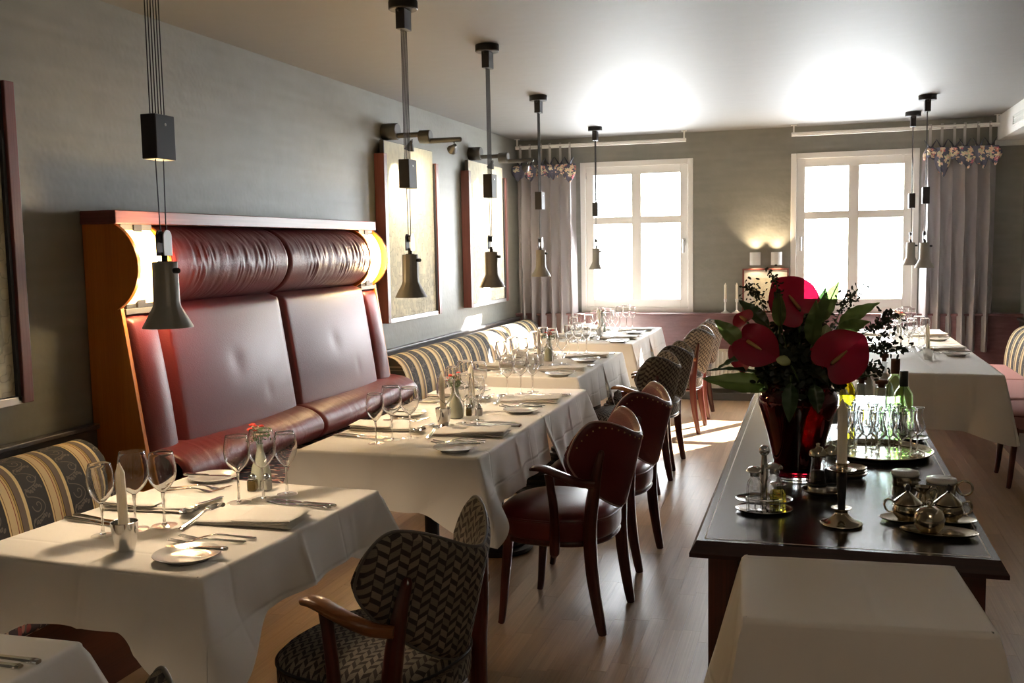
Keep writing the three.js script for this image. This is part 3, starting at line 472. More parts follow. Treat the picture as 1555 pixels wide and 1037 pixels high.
// ---------- armchairs ----------
function makeChair(pos, turn, label, up, seatMat, arm, nails, pipe, group) {
  const t = thing('armchair', label, 'chair', pos, turn, group);
  const W = 0.228, s2 = (u) => Math.sin((u - .5) * Math.PI);
  const yt = (s) => { const a = Math.abs(s); return a < .8 ? .766 + .067 * ss(0, .8, a) : .70 + .133 * Math.sqrt(Math.max(0, 1 - ((a - .8) / .2) ** 2)); };
  const yb = (s) => .465 + .235 * (.55 * Math.abs(s) ** 1.5 + .45 * (1 - Math.sqrt(Math.max(0, 1 - Math.abs(s) ** 2.2))));
  const bx = (s, y) => .3 + .25 * (y - .74) - .2 * Math.abs(s) ** 1.6;
  const shell = (sgn) => grid(48, 24, (u, v) => { const s = s2(u) * .9999, a = yb(s), b = yt(s), y = a + (b - a) * v, q = Math.min(1, Math.min(v, 1 - v) * (b - a) / .03), th = .017 * Math.sqrt(Math.max(0, 1 - (1 - q) ** 2)) + .0005; return [bx(s, y) + sgn * th, y, s * W, s * W, y]; }, sgn < 0);
  mesh('backrest', [shell(1), shell(-1)], up, t);
  const loop = []; for (let i = 0; i <= 40; i++) { const s = s2(i / 40); loop.push([bx(s, yt(s)), yt(s) + .001, s * W]); } for (let i = 39; i > 0; i--) { const s = s2(i / 40); loop.push([bx(s, yb(s)), yb(s) - .001, s * W]); }
  mesh('back_piping', tube(loop, .0042, 120, 8, true), pipe, t);
  if (nails) { const L = []; for (let i = 1; i < 26; i++) { const s = s2(.04 + .92 * i / 26), y = yt(s) - .022 - .01 * (Math.abs(s) > .8 ? 1 : 0); L.push(new THREE.SphereGeometry(.0036, 8, 6).translate(bx(s, y) + .017, y, s * W)); } const nm = mesh('nail_heads', L, M.brass, t); nm.userData.kind = 'stuff'; }
  // seat
  const ring = (a) => { const c = Math.cos(a), s = Math.sin(a), x = Math.sign(c) * Math.abs(c) ** .72, z = Math.sign(s) * Math.abs(s) ** .78; return [-.025 + .235 * x, .238 * z * (1 - .06 * x)]; };
  const pr = [[0, .362], [.9, .36], [.985, .366], [1.0, .382], [1.0, .432], [.99, .445], [.93, .462], [.78, .477], [.5, .487], [0, .491]], pc = new THREE.CatmullRomCurve3(pr.map(([r, y]) => V(r, y, 0)), false, 'centripetal');
  mesh('seat', grid(56, 40, (u, v) => { const [x, z] = ring(u * Math.PI * 2), p = pc.getPoint(v); const X = -.025 + (x + .025) * p.x, Z = z * p.x, side = v < .45; return [X, p.y, Z, side ? u * 1.5 : X, side ? p.y : Z]; }, true), seatMat, t);
  const pp = []; for (let i = 0; i < 48; i++) { const [x, z] = ring(i / 48 * Math.PI * 2); pp.push([-.025 + (x + .025) * 1.003, .44, z * 1.003]); } mesh('seat_piping', tube(pp, .0045, 110, 6, true), seatMat === M.chevron ? M.black : M.redSeat, t);
  const rl = []; for (let i = 0; i < 48; i++) { const [x, z] = ring(i / 48 * Math.PI * 2); rl.push([x * .93, .352, z * .93]); } mesh('seat_rail', tube(rl, .014, 90, 8, true), M.chairWood, t);
  for (const s of [-1, 1]) {
    mesh('front_leg', sweep([[-.212, 0, s * .212, .024, .024], [-.208, .012, s * .211, .027, .027], [-.19, .2, s * .204, .036, .036], [-.175, .37, s * .198, .042, .042]], V(0, 0, 1), 14, 4, .8), M.chairWood, t);
    mesh('rear_leg', sweep([[.212, 0, s * .192, .026, .03], [.208, .014, s * .192, .03, .036], [.172, .24, s * .196, .036, .05], [.166, .42, s * .2, .036, .054], [.178, .54, s * .196, .034, .05], [.192, .64, s * .186, .03, .036], [.206, .712, s * .174, .024, .024], [.208, .722, s * .172, .012, .012]], V(0, 0, 1), 14, 5, .7), M.chairWood, t);
    mesh('armrest', sweep([[.19, .598, s * .212, .026, .03], [.14, .603, s * .232, .034, .034], [.1, .62, s * .25, .042, .031], [.05, .64, s * .26, .05, .027], [.005, .655, s * .262, .054, .024], [-.035, .655, s * .257, .048, .022], [-.055, .647, s * .252, .02, .012]], V(0, 0, 1), 16, 5, .75), arm, t);
    mesh('arm_post', sweep([[.022, .635, s * .256, .032, .036], [.028, .59, s * .258, .026, .032], [.042, .5, s * .262, .026, .034], [.045, .42, s * .262, .028, .038], [.042, .35, s * .258, .03, .04], [.04, .322, s * .255, .028, .036], [.04, .308, s * .254, .012, .014]], V(0, 0, 1), 14, 5, .75), M.chairWood, t);
    mesh('foot_glide', lathec([[0, -.001], [.011, -.001], [.012, .005], [0, .005]], 12).translate(.212, .001, s * .192), M.satin, t);
  }
  return t;
}
const pipeHighlight = std({ color: lin(0.5, 0.36, 0.34), roughness: 0.25 }), pipeDark = std({ color: lin(0.12, 0.11, 0.1), roughness: 0.6 });  // pale piping on the red chairs: rim highlight put into its colour
const chA = makeChair([-1.085, 0, -2.33], -0.22, 'grey chevron armchair in the left foreground, worn pale armrests, turned slightly to the booth', M.chevron, M.chevron, M.armWood, false, pipeDark);
const chR = makeChair([-0.96, 0, -3.85], -0.11, 'red leather armchair with brass nails, nearer of the two at the booth tables', M.redLeather, M.redSeat, M.chairWood, true, pipeHighlight);
copy(chR, 'armchair', 'red leather armchair with brass nails, second and farther of the two', [-0.95, 0, -4.62], -0.1);
copy(chA, 'armchair', 'grey chevron armchair right behind the second red armchair', [-1.09, 0, -6.04], -0.06);
copy(chA, 'armchair', 'grey chevron armchair, second behind the red armchairs', [-1.09, 0, -6.7], -0.05);
copy(chA, 'armchair', 'grey chevron armchair at the sunlit table, nearer of two before the radiator', [-1.075, 0, -8.03], -0.03);
copy(chA, 'armchair', 'sunlit chevron armchair closest to the window wall and radiator', [-1.075, 0, -8.72], 0.0);
copy(chA, 'armchair', 'grey chevron armchair whose back top shows at the bottom left corner', [-1.18, 0, -1.12], 0.0);
makeChair([1.335, 0, -6.67], 0, 'pink seated wooden armchair at the far right edge, only its front legs showing', M.pinkSeat, M.pinkSeat, M.chairWood, false, pipeHighlight);

// ---------- tables and cloths ----------
function clothGeo(w, d, drop, o = {}) {
  const a = w / 2, b = d / 2, A = o.flare ?? 0.1, base = o.base ?? 0.03, cd = o.corner ?? 0.45, q0 = o.seed ?? 1, P = [];
  const tuck = o.tuck ?? '', fold = o.fold ?? [0, 1, 2, 3].map((i) => (tuck === 'front' && i > 1) || (tuck === 'back' && i < 2) ? 0 : 1);
  const side = (x0, z0, x1, z1, nx, nz) => { const L = Math.hypot(x1 - x0, z1 - z0), n = Math.ceil(L / 0.012); for (let i = 0; i < n; i++) { let f = i / n; const s = f * L; P.push([x0 + (x1 - x0) * f, z0 + (z1 - z0) * f, nx, nz, s, L]); } };
  side(-a, b, a, b, 0, 1); side(a, b, a, -b, 1, 0); side(a, -b, -a, -b, 0, -1); side(-a, -b, -a, b, -1, 0); P.push(P[0]);
  const R = 0.011, rows = [[0.0, 0], [.5, 0], [.9, 0], [.975, 0], ...[0, .35, .7, 1].map((k) => ['e', k]), ...Array.from({ length: 16 }, (_, i) => ['t', (i + 1) / 16])];
  return grid(P.length - 1, rows.length - 1, (u, v) => {
    const [x, z, nx, nz, s, L] = P[Math.round(u * (P.length - 1))], [k, q] = rows[Math.round(v * (rows.length - 1))];
    const near = Math.min(s, L - s), cx = Math.sign(x) || 1, cz = Math.sign(z) || 1;
    const top = (1.2 * Math.sin(x * 9 + q0) * Math.sin(z * 7 + q0)) * .0008;
    if (typeof k === 'number') return [x * k * (1 - R / a), top, z * k * (1 - R / b), x * k, z * k];
    if (k === 'e') { const an = q * Math.PI / 2, off = -R + R * Math.sin(an); return [x + nx * off * 1 - (near < R ? cx * (R - near) * .3 : 0), -R + R * Math.cos(an) + top * (1 - q), z + nz * off - (near < R ? cz * (R - near) * .3 : 0), x, z]; }
    const t = q, tent = Math.max(0, 1 - near / (0.025 + 0.2 * t)), e = tent ** 1.25, bl = Math.exp(-near / 0.05);
    let dx = nx + cx * bl * (nx ? 0 : 1), dz = nz + cz * bl * (nz ? 0 : 1); const n = Math.hypot(dx, dz); dx /= n; dz /= n;
    const wav = (0.008 * Math.sin(s * 17 + q0 * 3 + nx * 2) + 0.006 * Math.sin(s * 31 + q0)) * t * ss(0, .2, near);
    const cr = 0.006 * Math.exp(-(((s - L * (.42 + .1 * Math.sin(q0 + nx))) / .008) ** 2)) + 0.004 * Math.exp(-(((s - L * .78) / .008) ** 2));
    const dent = -0.008 * t * Math.exp(-(((near - .14 - .05 * t) / .05) ** 2));
    const fk = tuck === 'front' && nx > 0 && cz > 0 ? (o.flap ?? .85) : fold[(cx > 0 ? 1 : 0) + (cz > 0 ? 2 : 0)]; if ((tuck === 'front' && nz > 0) || (tuck === 'back' && nz < 0)) return [x, -R - t * .006, z, x, z + t * .006];
    if (!fk || (tuck === 'front' && nx > 0 && cz > 0)) { dx = nx; dz = nz; }
    const off = base * t + A * t * e * fk + wav * Math.min(1, fk + ss(0, .2, near)) + cr * ss(0, .2, t) + dent;
    const len = drop * (1 + cd * fk * Math.max(0, 1 - near / .23) ** 1.15) + 0.006 * Math.sin(s * 5 + q0);
    return [x + dx * off, -R - t * (len - R), z + dz * off, x + nx * t * len, z + nz * t * len];
  }, false);
}
const TH = 0.75;
const PEDESTAL = 'cast iron pedestal tables under white cloths';
function tableFor(x, z, w, d, turn, lab, top = TH, group = PEDESTAL) {
  const t = thing('pedestal_table', lab, 'table', [x, 0, z], turn);
  mesh('tabletop', uvBox(box(w - 0.03, 0.026, d - 0.03, 0, top - 0.02, 0, .006), 2), M.mahogany, t);
  mesh('column', lathec([[.03, .05], [.03, top - .06], [.09, top - .045], [.09, top - .034], [0, top - .034]], 24), M.castIron, t);
  mesh('base', lathec([[0, 0], [.175, 0], [.18, .008], [.178, .022], [.15, .03], [.15, .042], [.125, .05], [.124, .066], [.1, .074], [.098, .092], [.078, .1], [.076, .12], [.062, .128], [.06, .15], [.05, .158], [.048, .18], [.04, .188], [.034, .24], [.03, .26], [0, .26]], 40), M.castIron, t);
  return t;
}
function clothOn(x, z, w, d, drop, turn, lab, o = {}) { const c = mesh('tablecloth', clothGeo(w, d, drop, o), M.cloth, scene); c.name = numbered('tablecloth'); c.position.set(x, (o.top ?? TH), z); c.rotation.y = turn; tag(c, lab, 'tablecloth'); return c; }
const TABLES = {
  T0: { x: -1.7, z: -1.02, w: .72, d: 1.02, drop: .2, turn: .04, say: 'table cut off at the lower left', u0: .36 },
  T1: { x: -1.69, z: -2.375, w: .73, d: .88, drop: .15, turn: -.06, say: 'table beside the foreground chevron armchair' },
  T2a: { x: -1.515, z: -3.75, w: .74, d: .9, drop: .2, turn: 0, say: 'booth table nearer the camera' },
  T2b: { x: -1.515, z: -4.62, w: .74, d: .86, drop: .2, turn: 0, say: 'booth table farther from the camera' },
  T3a: { x: -1.66, z: -5.84, w: .73, d: .7, drop: .22, turn: 0, say: 'first table past the booth' },
  T3b: { x: -1.66, z: -6.54, w: .73, d: .7, drop: .22, turn: 0, say: 'second table past the booth' },
  T4a: { x: -1.7, z: -7.85, w: .74, d: .78, drop: .22, turn: 0, say: 'sunlit table near half, left window' },
  T4b: { x: -1.7, z: -8.62, w: .74, d: .76, drop: .22, turn: 0, say: 'sunlit table far half, left window' },
  T5a: { x: .63, z: -6.85, w: .76, d: 1.76, drop: .31, turn: 0, say: 'right-hand table by the bouquet' },
  T5b: { x: .63, z: -8.34, w: .76, d: 1.2, drop: .31, turn: 0, say: 'right-hand table under the right window' },
};
const clothLabel = { T0: 'white tablecloth on the table cut off at the lower left corner', T1: 'white tablecloth on the table left of the foreground chevron armchair', T2a: 'white tablecloth on the nearer booth table, creased front', T2b: 'white tablecloth on the farther booth table behind the first red chair', T3a: 'white tablecloth on the first table past the red booth', T3b: 'white tablecloth on the second table past the red booth', T4a: 'brightly sunlit tablecloth on the near half of the window table', T4b: 'brightly sunlit tablecloth on the table half touching the left window', T5a: 'long white tablecloth on the right-hand table behind the bottles', T5b: 'white tablecloth on the right-hand table under the right window' };
for (const [k, T] of Object.entries(TABLES)) {
  clothOn(T.x, T.z, T.w, T.d, T.drop, T.turn, clothLabel[k], { seed: k.charCodeAt(1) * 1.7 + (k.charCodeAt(2) || 0), flare: k === 'T5a' ? .07 : .1, corner: /T5/.test(k) ? .25 : k === 'T1' ? .85 : .5, ...(/[34]b/.test(k) ? { fold: [.35, .35, 0, 0], flap: .45 } : {}), tuck: /a$/.test(k) ? 'back' : /b$/.test(k) ? 'front' : '' });
  tableFor(T.x, T.z, T.w, T.d, T.turn, 'cast iron pedestal under the ' + T.say);
}

// ---------- tableware ----------
const protos = {};
function put(kind, build, name, category, label, pos, turn, group) {
  if (protos[kind]) return copy(protos[kind], name, label, pos, turn, group);
  const t = thing(name, label, category, pos, turn, group); build(t); return (protos[kind] = t);
}
const wine = (h, r, rim, stemTop, foot) => (t) => {
  const w = .0011, B = [[.0, stemTop - .002], [.006, stemTop], [r * .55, stemTop + .014], [r * .88, stemTop + .034], [r, stemTop + .056], [r * .97, stemTop + .08], [rim, h]];
  const out = new THREE.SplineCurve(B.map(([x, y]) => new THREE.Vector2(x, y))).getPoints(20).map((p) => [Math.max(0, p.x), p.y]);
  const inn = out.slice(3).map(([x, y]) => [Math.max(0, x - w), y + .0008]).reverse(); inn[0][1] = h;
  mesh('bowl', lathe([...out, ...inn, [0, inn.at(-1)[1]]], 24), M.glass, t);
  mesh('stem', lathe([[.0001, .0036], [.008, .0037], [.0042, .012], [.0034, .03], [.0034, stemTop - .02], [.0052, stemTop - .0022], [.0001, stemTop - .0022]], 12), M.glass, t);
  mesh('foot', lathe([[.0001, 0], [foot, 0], [foot + .0004, .0008], [foot - .002, .0014], [.012, .003], [.0001, .0034]], 24), M.thinGlass, t);
};
const G_SMALL = wine(.196, .0355, .029, .088, .032), G_BIG = wine(.216, .042, .034, .098, .036), G_MID = wine(.205, .039, .032, .094, .035);
const knife = (L) => (t) => {
  const bl = L * .5;
  mesh('blade', slab([[0, -.006], [-bl * .2, -.0085], [-bl * .75, -.0095], [-bl * .95, -.006], [-bl, .002], [-bl * .9, .0075], [-bl * .3, .0082], [0, .006]], .0018, .0004).rotateX(-Math.PI / 2).translate(0, .004, 0), M.steel, t);
  mesh('handle', [sweep([[-.004, .004, 0, .009, .005], [.004, .0045, 0, .012, .007], [L * .25, .0055, 0, .0145, .008], [L * .46, .006, 0, .018, .0095], [L * .495, .006, 0, .014, .008], [L * .5, .006, 0, .004, .003]], V(0, 0, 1), 12, 3)], M.steel, t);
};
const fork = (t) => {
  const w = .0235, s = new THREE.Shape(); s.moveTo(.02, -.004); s.quadraticCurveTo(0, -.005, -.012, -.0118); s.lineTo(-.028, -w / 2);
  const n = 4, pw = w / n; for (let i = 0; i < n; i++) { const z0 = -w / 2 + i * pw; s.lineTo(-.03, z0 + .0004); s.lineTo(-.073, z0 + pw * .28); s.lineTo(-.075, z0 + pw * .5); s.lineTo(-.073, z0 + pw * .66); if (i < n - 1) { s.lineTo(-.032, z0 + pw * .82); s.lineTo(-.032, z0 + pw); } else s.lineTo(-.028, w / 2); }
  s.lineTo(-.012, .0118); s.quadraticCurveTo(0, .005, .02, .004);
  const g = slab(s, .0018, .0004, 6).rotateX(-Math.PI / 2), p = g.attributes.position; for (let i = 0; i < p.count; i++) { const x = p.getX(i); p.setY(i, p.getY(i) + .012 - .011 * ss(.02, -.03, x) + .010 * ss(-.035, -.075, x)); } g.computeVertexNormals();
  mesh('head', g, M.steel, t);
  mesh('handle', sweep([[.014, .0115, 0, .008, .0035], [.03, .013, 0, .007, .0045], [.07, .0095, 0, .009, .004], [.115, .005, 0, .016, .0045], [.13, .004, 0, .014, .0045], [.134, .0035, 0, .004, .002]], V(0, 0, 1), 10, 3), M.steel, t);
};
const spoon = (t) => { t.scale.setScalar(1.22);
  const bowl = (k, dy) => grid(20, 8, (u, v) => { const a = u * Math.PI * 2, r = v, x = -.045 + .032 * r * Math.cos(a) * k, z = .0205 * r * Math.sin(a) * (1 - .16 * Math.cos(a) * -1) * k; return [x, .0125 - .0105 * (1 - r * r) + dy, z]; }, dy === 0);
  mesh('spoon_bowl', [bowl(1, 0), bowl(.985, .0013)], M.steel, t);
  mesh('handle', sweep([[-.016, .0125, 0, .009, .003], [.0, .015, 0, .006, .0045], [.05, .0095, 0, .008, .0035], [.1, .005, 0, .0155, .004], [.116, .004, 0, .013, .004], [.12, .0035, 0, .004, .002]], V(0, 0, 1), 10, 3), M.steel, t);
};
const plate = (t) => mesh('plate', lathe([[0, .004], [.045, .004], [.052, 0], [.056, .0], [.06, .005], [.0815, .0135], [.083, .015], [.082, .0165], [.06, .0085], [.05, .0065], [0, .0062]], 48), M.plate, t);
const napkin = (t) => {
  const layer = (x0, x1, z0, z1, y0, h, q, lift = 0) => { const g = new RoundedBoxGeometry(x1 - x0, h, z1 - z0, 3, h * .48); const sg = g.translate((x0 + x1) / 2, y0 + h / 2, (z0 + z1) / 2), p = sg.attributes.position; for (let i = 0; i < p.count; i++) { const x = p.getX(i), z = p.getZ(i); p.setY(i, p.getY(i) + .0016 * Math.sin(x * 22 + q) * Math.sin(z * 17 + q) + lift * ss(x0, x1, x)); } return sg; };
  const dense = (x0, x1, z0, z1, y0, h, q, lift) => grid(40, 16, (u, v) => { const a = v * Math.PI * 2; return [0, 0, 0]; });
  const sheet = (x0, x1, z0, z1, y, h, q, lift = 0) => { const N = 24, f = (sg) => grid(N, N, (u, v) => { const e = Math.min(1, Math.min(u, 1 - u, v, 1 - v) * 16), k = Math.sqrt(Math.max(0, 1 - (1 - e) ** 2)), x = x0 + (x1 - x0) * u, z = z0 + (z1 - z0) * v; return [x, y + h / 2 + sg * h / 2 * k + .0022 * Math.sin(u * 7 + q) * Math.sin(v * 4 + q) * (1 + sg * .2) + lift * u * u, z]; }, sg > 0); return [f(1), f(-1)]; };
  mesh('folded_cloth', [...sheet(-.15, .15, -.068, .066, .001, .008, .5), ...sheet(-.147, .146, -.064, .067, .0085, .007, 1.4, .004)], M.napkin, t);
  mesh('folded_flap', [...sheet(-.03, .15, -.066, .069, .0155, .007, 2.3, .006)], M.napkin, t);
};
const cup = (t) => {
  mesh('metal_cup', lathe([[0, 0], [.021, 0], [.0225, .001], [.029, .03], [.0325, .055], [.034, .074], [.033, .0755], [.0315, .074], [.029, .05], [.02, .012], [0, .01]], 32), M.steel, t);
  mesh('candle', taperCandle(.0125, .215).translate(0, .012, 0), M.wax, t); mesh('wick', rod([0, .224, 0], [.001, .234, 0], .0012, 6), M.black, t);
};
const budVase = (s0) => (t) => {
  seed = s0;
  mesh('vase_body', lathe([[0, 0], [.028, 0], [.032, .004], [.033, .03], [.029, .06], [.019, .09], [.012, .115], [.0115, .132], [.013, .137], [.011, .137], [.009, .13], [.016, .09], [.02, .06], [0, .05]], 28), M.celadon, t);
  for (let i = 0; i < 7; i++) { const a = rr(0, 6.3), r = rr(.01, .038), h = rr(.155, .2), p = [r * Math.cos(a), h, r * Math.sin(a)]; mesh('flower_stem', tube([[0, .11, 0], [p[0] * .4, .14, p[2] * .4], p], .0013, 6, 5), M.stem, t);
    const L = []; for (let k = 0; k < 11; k++) { const b = rr(0, 6.3), e = rr(0, 1.3); L.push(new THREE.SphereGeometry(.006, 6, 4).scale(1.1, .5, .8).rotateX(rr(-1, 1)).rotateY(b).translate(p[0] + .0105 * Math.cos(b) * Math.sin(e), p[1] + .009 * Math.cos(e), p[2] + .0105 * Math.sin(b) * Math.sin(e))); } mesh('blossom', L, i % 3 ? M.petalRed : M.petalCream, t); }
  const L = []; for (let k = 0; k < 44; k++) { const a = rr(0, 6.3), r = rr(.01, .04), y = rr(.14, .185); L.push(new THREE.CircleGeometry(.009, 6).scale(1, .55, 1).rotateX(rr(-1.4, 1.4)).rotateY(a).translate(r * Math.cos(a), y, r * Math.sin(a))); } const g = mesh('greenery', L, M.leafLight, t); g.userData.kind = 'stuff';
};
const shaker = (fill) => (t) => { mesh('glass_pot', box(.028, .034, .028, 0, .018, 0, .004), M.glass, t); mesh('filling', box(.022, .027, .022, 0, .017, 0, .003), fill, t); mesh('cap', lathe([[0, .034], [.0125, .034], [.013, .04], [.012, .047], [.006, .054], [0, .056]], 20), M.steel, t); };
// one place setting; s = +1 diner on the aisle (+x) side, -1 on the wall side. u towards the diner, v to the diner's right
function seat(key, s, zc, who, o = {}) {
  const T = TABLES[key], y = TH + .0012, c = Math.cos(T.turn), sn = Math.sin(T.turn), k = T.w / .76;
  const at = (u, v) => { const lx = s * u * k, lz = -s * v + zc; return [T.x + lx * c + lz * sn, y, T.z - lx * sn + lz * c]; };
  const tn = (a) => T.turn + (s > 0 ? 0 : Math.PI) + a, ps = (u, v, dy = 0) => { const p = at(u, v); p[1] += dy; return p; };
  const J = () => rr(-.05, .05), j = () => rr(-.006, .006), on = ', ' + who, m = o.v ?? 1;
  if (!o.glassesOnly) {
    put('plate', plate, 'side_plate', 'plate', 'white bread plate' + on, ps(.245, -.36 * m), 0);
    put('bknife', knife(.172), 'butter_knife', 'knife', 'butter knife on the bread plate' + on, ps(.25 + j(), -.335 * m, .0165), tn(.12 + J()));
    if (!o.noFork) { put('fork', fork, 'fork', 'fork', 'fork next to the bread plate' + on, ps(.18 + j(), -.245 * m), tn(.28 + J() * .5)); put('fork', fork, 'fork', 'fork', 'fork next to the napkin' + on, ps(.18 + j(), -.205 * m), tn(.3 + J() * .5)); }
    put('napkin', napkin, 'napkin', 'napkin', 'folded white napkin' + on, ps(.2 + j(), -.02 + j()), tn(.1 + J()));
    put('knife', knife(.232), 'table_knife', 'knife', 'inner table knife beside the napkin' + on, ps(.235 + j(), .16), tn(-.1 + J() * .5)); put('knife', knife(.232), 'table_knife', 'knife', 'outer table knife beside the napkin' + on, ps(.235 + j(), .187), tn(-.1 + J() * .5));
    put('spoon', spoon, 'dessert_spoon', 'spoon', 'dessert spoon above the napkin' + on, ps(.035, -.015), tn(-Math.PI / 2 + .12 + J()));
  }
  put('gs', G_SMALL, 'wine_glass', 'glass', 'smallest of three wine glasses' + on, ps(.118 + j(), .275 + (o.gv ?? 0)), 0, o.group);
  put('gb', G_BIG, 'wine_glass', 'glass', 'largest of three wine glasses' + on, ps(.078 + j(), .2 + (o.gv ?? 0)), 0, o.group);
  put('gm', G_MID, 'wine_glass', 'glass', 'middle-sized of three wine glasses' + on, ps(.026 + j(), .145 + (o.gv ?? 0)), 0, o.group);
}
const say = { T1: 'table by the front armchair', T2a: 'nearer booth table', T2b: 'farther booth table', T3a: 'first table past the booth', T3b: 'second table past the booth', T4a: 'near half of sunlit window table', T4b: 'far half of sunlit window table' };
for (const k of ['T1', 'T2a', 'T2b', 'T3a', 'T3b', 'T4a', 'T4b']) { const m = /T3/.test(k) ? .78 : /T4/.test(k) ? .85 : /T2/.test(k) ? .95 : .98; seat(k, 1, k === 'T1' ? -.03 : 0, 'aisle side, ' + say[k], { v: m }); seat(k, -1, k === 'T1' ? -.05 : 0, 'wall side, ' + say[k], { v: m }); }
seat('T5a', 1, -.42, 'bench side, right-hand table'); seat('T5b', 1, .04, 'bench side, right-hand table under window');
seat('T5a', -1, -.42, 'aisle side, right-hand table', {}); seat('T5b', -1, .04, 'aisle side, right-hand table under window', {});
{ // what shows of the corner table
  const y = TH + .0012;
  put('knife', knife(.232), 'table_knife', 'knife', 'knife with its handle end showing on the cut-off corner table, outer one', [-1.475, y, -1.425], -.02);
  put('knife', knife(.232), 'table_knife', 'knife', 'knife with its handle end showing on the cut-off corner table, inner one', [-1.49, y, -1.395], .0);
  put('gb', G_BIG, 'wine_glass', 'glass', 'wine glass on the cut-off corner table, only its foot showing', [-1.615, y, -1.48], 0);
}
for (const [x, z, lab] of [[-1.673, -2.061, 'polished cup holding a candle on the table before the striped foreground bench'], [-1.51, -3.90, 'polished cup with white candle on the nearer booth table'], [-1.49, -4.22, 'polished cup with white candle on the farther booth table'], [-1.678, -6.05, 'polished cup with white candle on the first table past the booth'], [-1.72, -8.1, 'polished cup with white candle on the sunlit window table'], [.682, -6.656, 'polished cup with white candle at the near end of the right-hand table']]) { const c = put('cup', cup, 'candle_cup', 'candle', lab, [x, TH + .001, z], 0); if (x === -1.673) c.children[1].rotation.z = c.children[2].rotation.z = .025; }
for (const [x, z, lab, a] of [[-1.70, -2.755, 'celadon bud vase with red flowers on the table by the front armchair', 0], [-1.52, -4.08, 'celadon bud vase with red flowers between the booth tables', 1.2], [-1.67, -6.26, 'celadon bud vase with red flowers on the tables past the booth', 2.2], [-1.78, -8.5, 'celadon bud vase with orange-red flowers before the left window', 3.1], [.62, -8.2, 'celadon bud vase with red flowers before the right window', 4.4]]) put('vase', budVase(77), 'bud_vase', 'vase', lab, [x, TH + .001, z], a);
for (const [x, z, w] of [[-1.672, -2.69, 'table by the front armchair'], [-1.46, -4.14, 'booth tables']]) { put('pepper', shaker(M.pepper), 'pepper_shaker', 'shaker', 'small pepper shaker with metal cap beside the bud vase, ' + w, [x - .02, TH + .0012, z], .2); put('salt', shaker(M.salt), 'salt_shaker', 'shaker', 'small salt shaker with metal cap beside the bud vase, ' + w, [x + .022, TH + .0012, z - .012], -.1); }

// ---------- dark serving table ----------
const SY = 0.80;
{
  const x0 = -.263, x1 = .394, z0 = -2.32, z1 = -4.72, t = thing('serving_table', 'long dark topped serving table with reddish wooden legs carrying the bouquet', 'table', [(x0 + x1) / 2, 0, (z0 + z1) / 2]);
  const w = x1 - x0, d = z0 - z1, b = .016;
  // top with sloping edge that widens downwards
  const q = [[w / 2, 0], [w / 2 + b, -.036]];
  const ring = (k) => { const a = k ? w / 2 + b : w / 2, c = k ? d / 2 + b : d / 2; return [[-a, c], [a, c], [a, -c], [-a, -c]]; };
  const P = [], quad = (A, B, C, D) => P.push(...A, ...B, ...C, ...A, ...C, ...D), R0 = ring(0).map(([x, z]) => [x, SY, z]), R1 = ring(1).map(([x, z]) => [x, SY - .028, z]), R2 = ring(1).map(([x, z]) => [x, SY - .038, z]);
  quad(R0[0], R0[1], R0[2], R0[3]); const topN = P.length; quad(R2[3], R2[2], R2[1], R2[0]); for (let i = 0; i < 4; i++) { const j = (i + 1) % 4; quad(R1[i], R1[j], R0[j], R0[i]); quad(R2[i], R2[j], R1[j], R1[i]); }
  const geo = (a) => { const g = new THREE.BufferGeometry(); g.setAttribute('position', new THREE.Float32BufferAttribute(a, 3)); g.computeVertexNormals(); return uvBox(g, 2); };
  const tt = mesh('tabletop', geo(P.slice(0, topN)), M.darkTop, t); mesh('edge_moulding', geo(P.slice(topN)), std({ map: M.mahogany.map, color: lin(.45, .4, .4), roughness: .6 }), tt);
  const e = .018; mesh('inlay_line', [box(.003, .0008, d - 2 * e, -w / 2 + e, SY + .0002, 0), box(.003, .0008, d - 2 * e, w / 2 - e, SY + .0002, 0), box(w - 2 * e, .0008, .003, 0, SY + .0002, -d / 2 + e), box(w - 2 * e, .0008, .003, 0, SY + .0002, d / 2 - e)], M.inlay, t);
  mesh('apron', uvBox(merge([box(w - .1, .1, .022, 0, SY - .09, d / 2 - .06), box(w - .1, .1, .022, 0, SY - .09, -d / 2 + .06), box(.022, .1, d - .1, w / 2 - .06, SY - .09, 0), box(.022, .1, d - .1, -w / 2 + .06, SY - .09, 0)]), 2), M.chairWood, t);
  for (const sx of [-1, 1]) for (const sz of [-1, 0, 1]) mesh('leg', uvBox(box(.072, SY - .04, .072, sx * (w / 2 - .06), (SY - .04) / 2, sz * (d / 2 - .06), .004), 1), M.mahogany, t);
}
// small side stand in front with its own cloth
{
  const X = .085, Z = -2.055, A = .07;
  clothOn(X, Z, .452, .40, .34, A, 'plain white tablecloth on the small stand in the right foreground', { top: .80, flare: .1, corner: .35, base: .05, seed: 5.3, fold: [1.1, .8, .35, .6] });
  const t = thing('side_stand', 'small four-legged stand under the plain cloth in the right foreground', 'table', [X, 0, Z], A);
  mesh('tabletop', uvBox(box(.435, .022, .385, 0, .785, 0, .004), 0), M.mahogany, t);
  for (const sx of [-1, 1]) for (const sz of [-1, 1]) mesh('leg', uvBox(box(.036, .775, .036, sx * .18, .3875, sz * .155, .003), 1), M.mahogany, t);
}
const shell = (o, w, seg, crease) => { const i = o.slice(1).map(([r, y]) => [Math.max(.0004, r - w), y]).reverse(); i[i.length - 1][1] += w * 1.6; const pts = [...o, ...i, [0, i[i.length - 1][1]]]; return crease ? lathec(pts, seg, crease) : lathe(pts, seg); };
const onS = (x, z, dy = .0012) => [x, SY + dy, z];
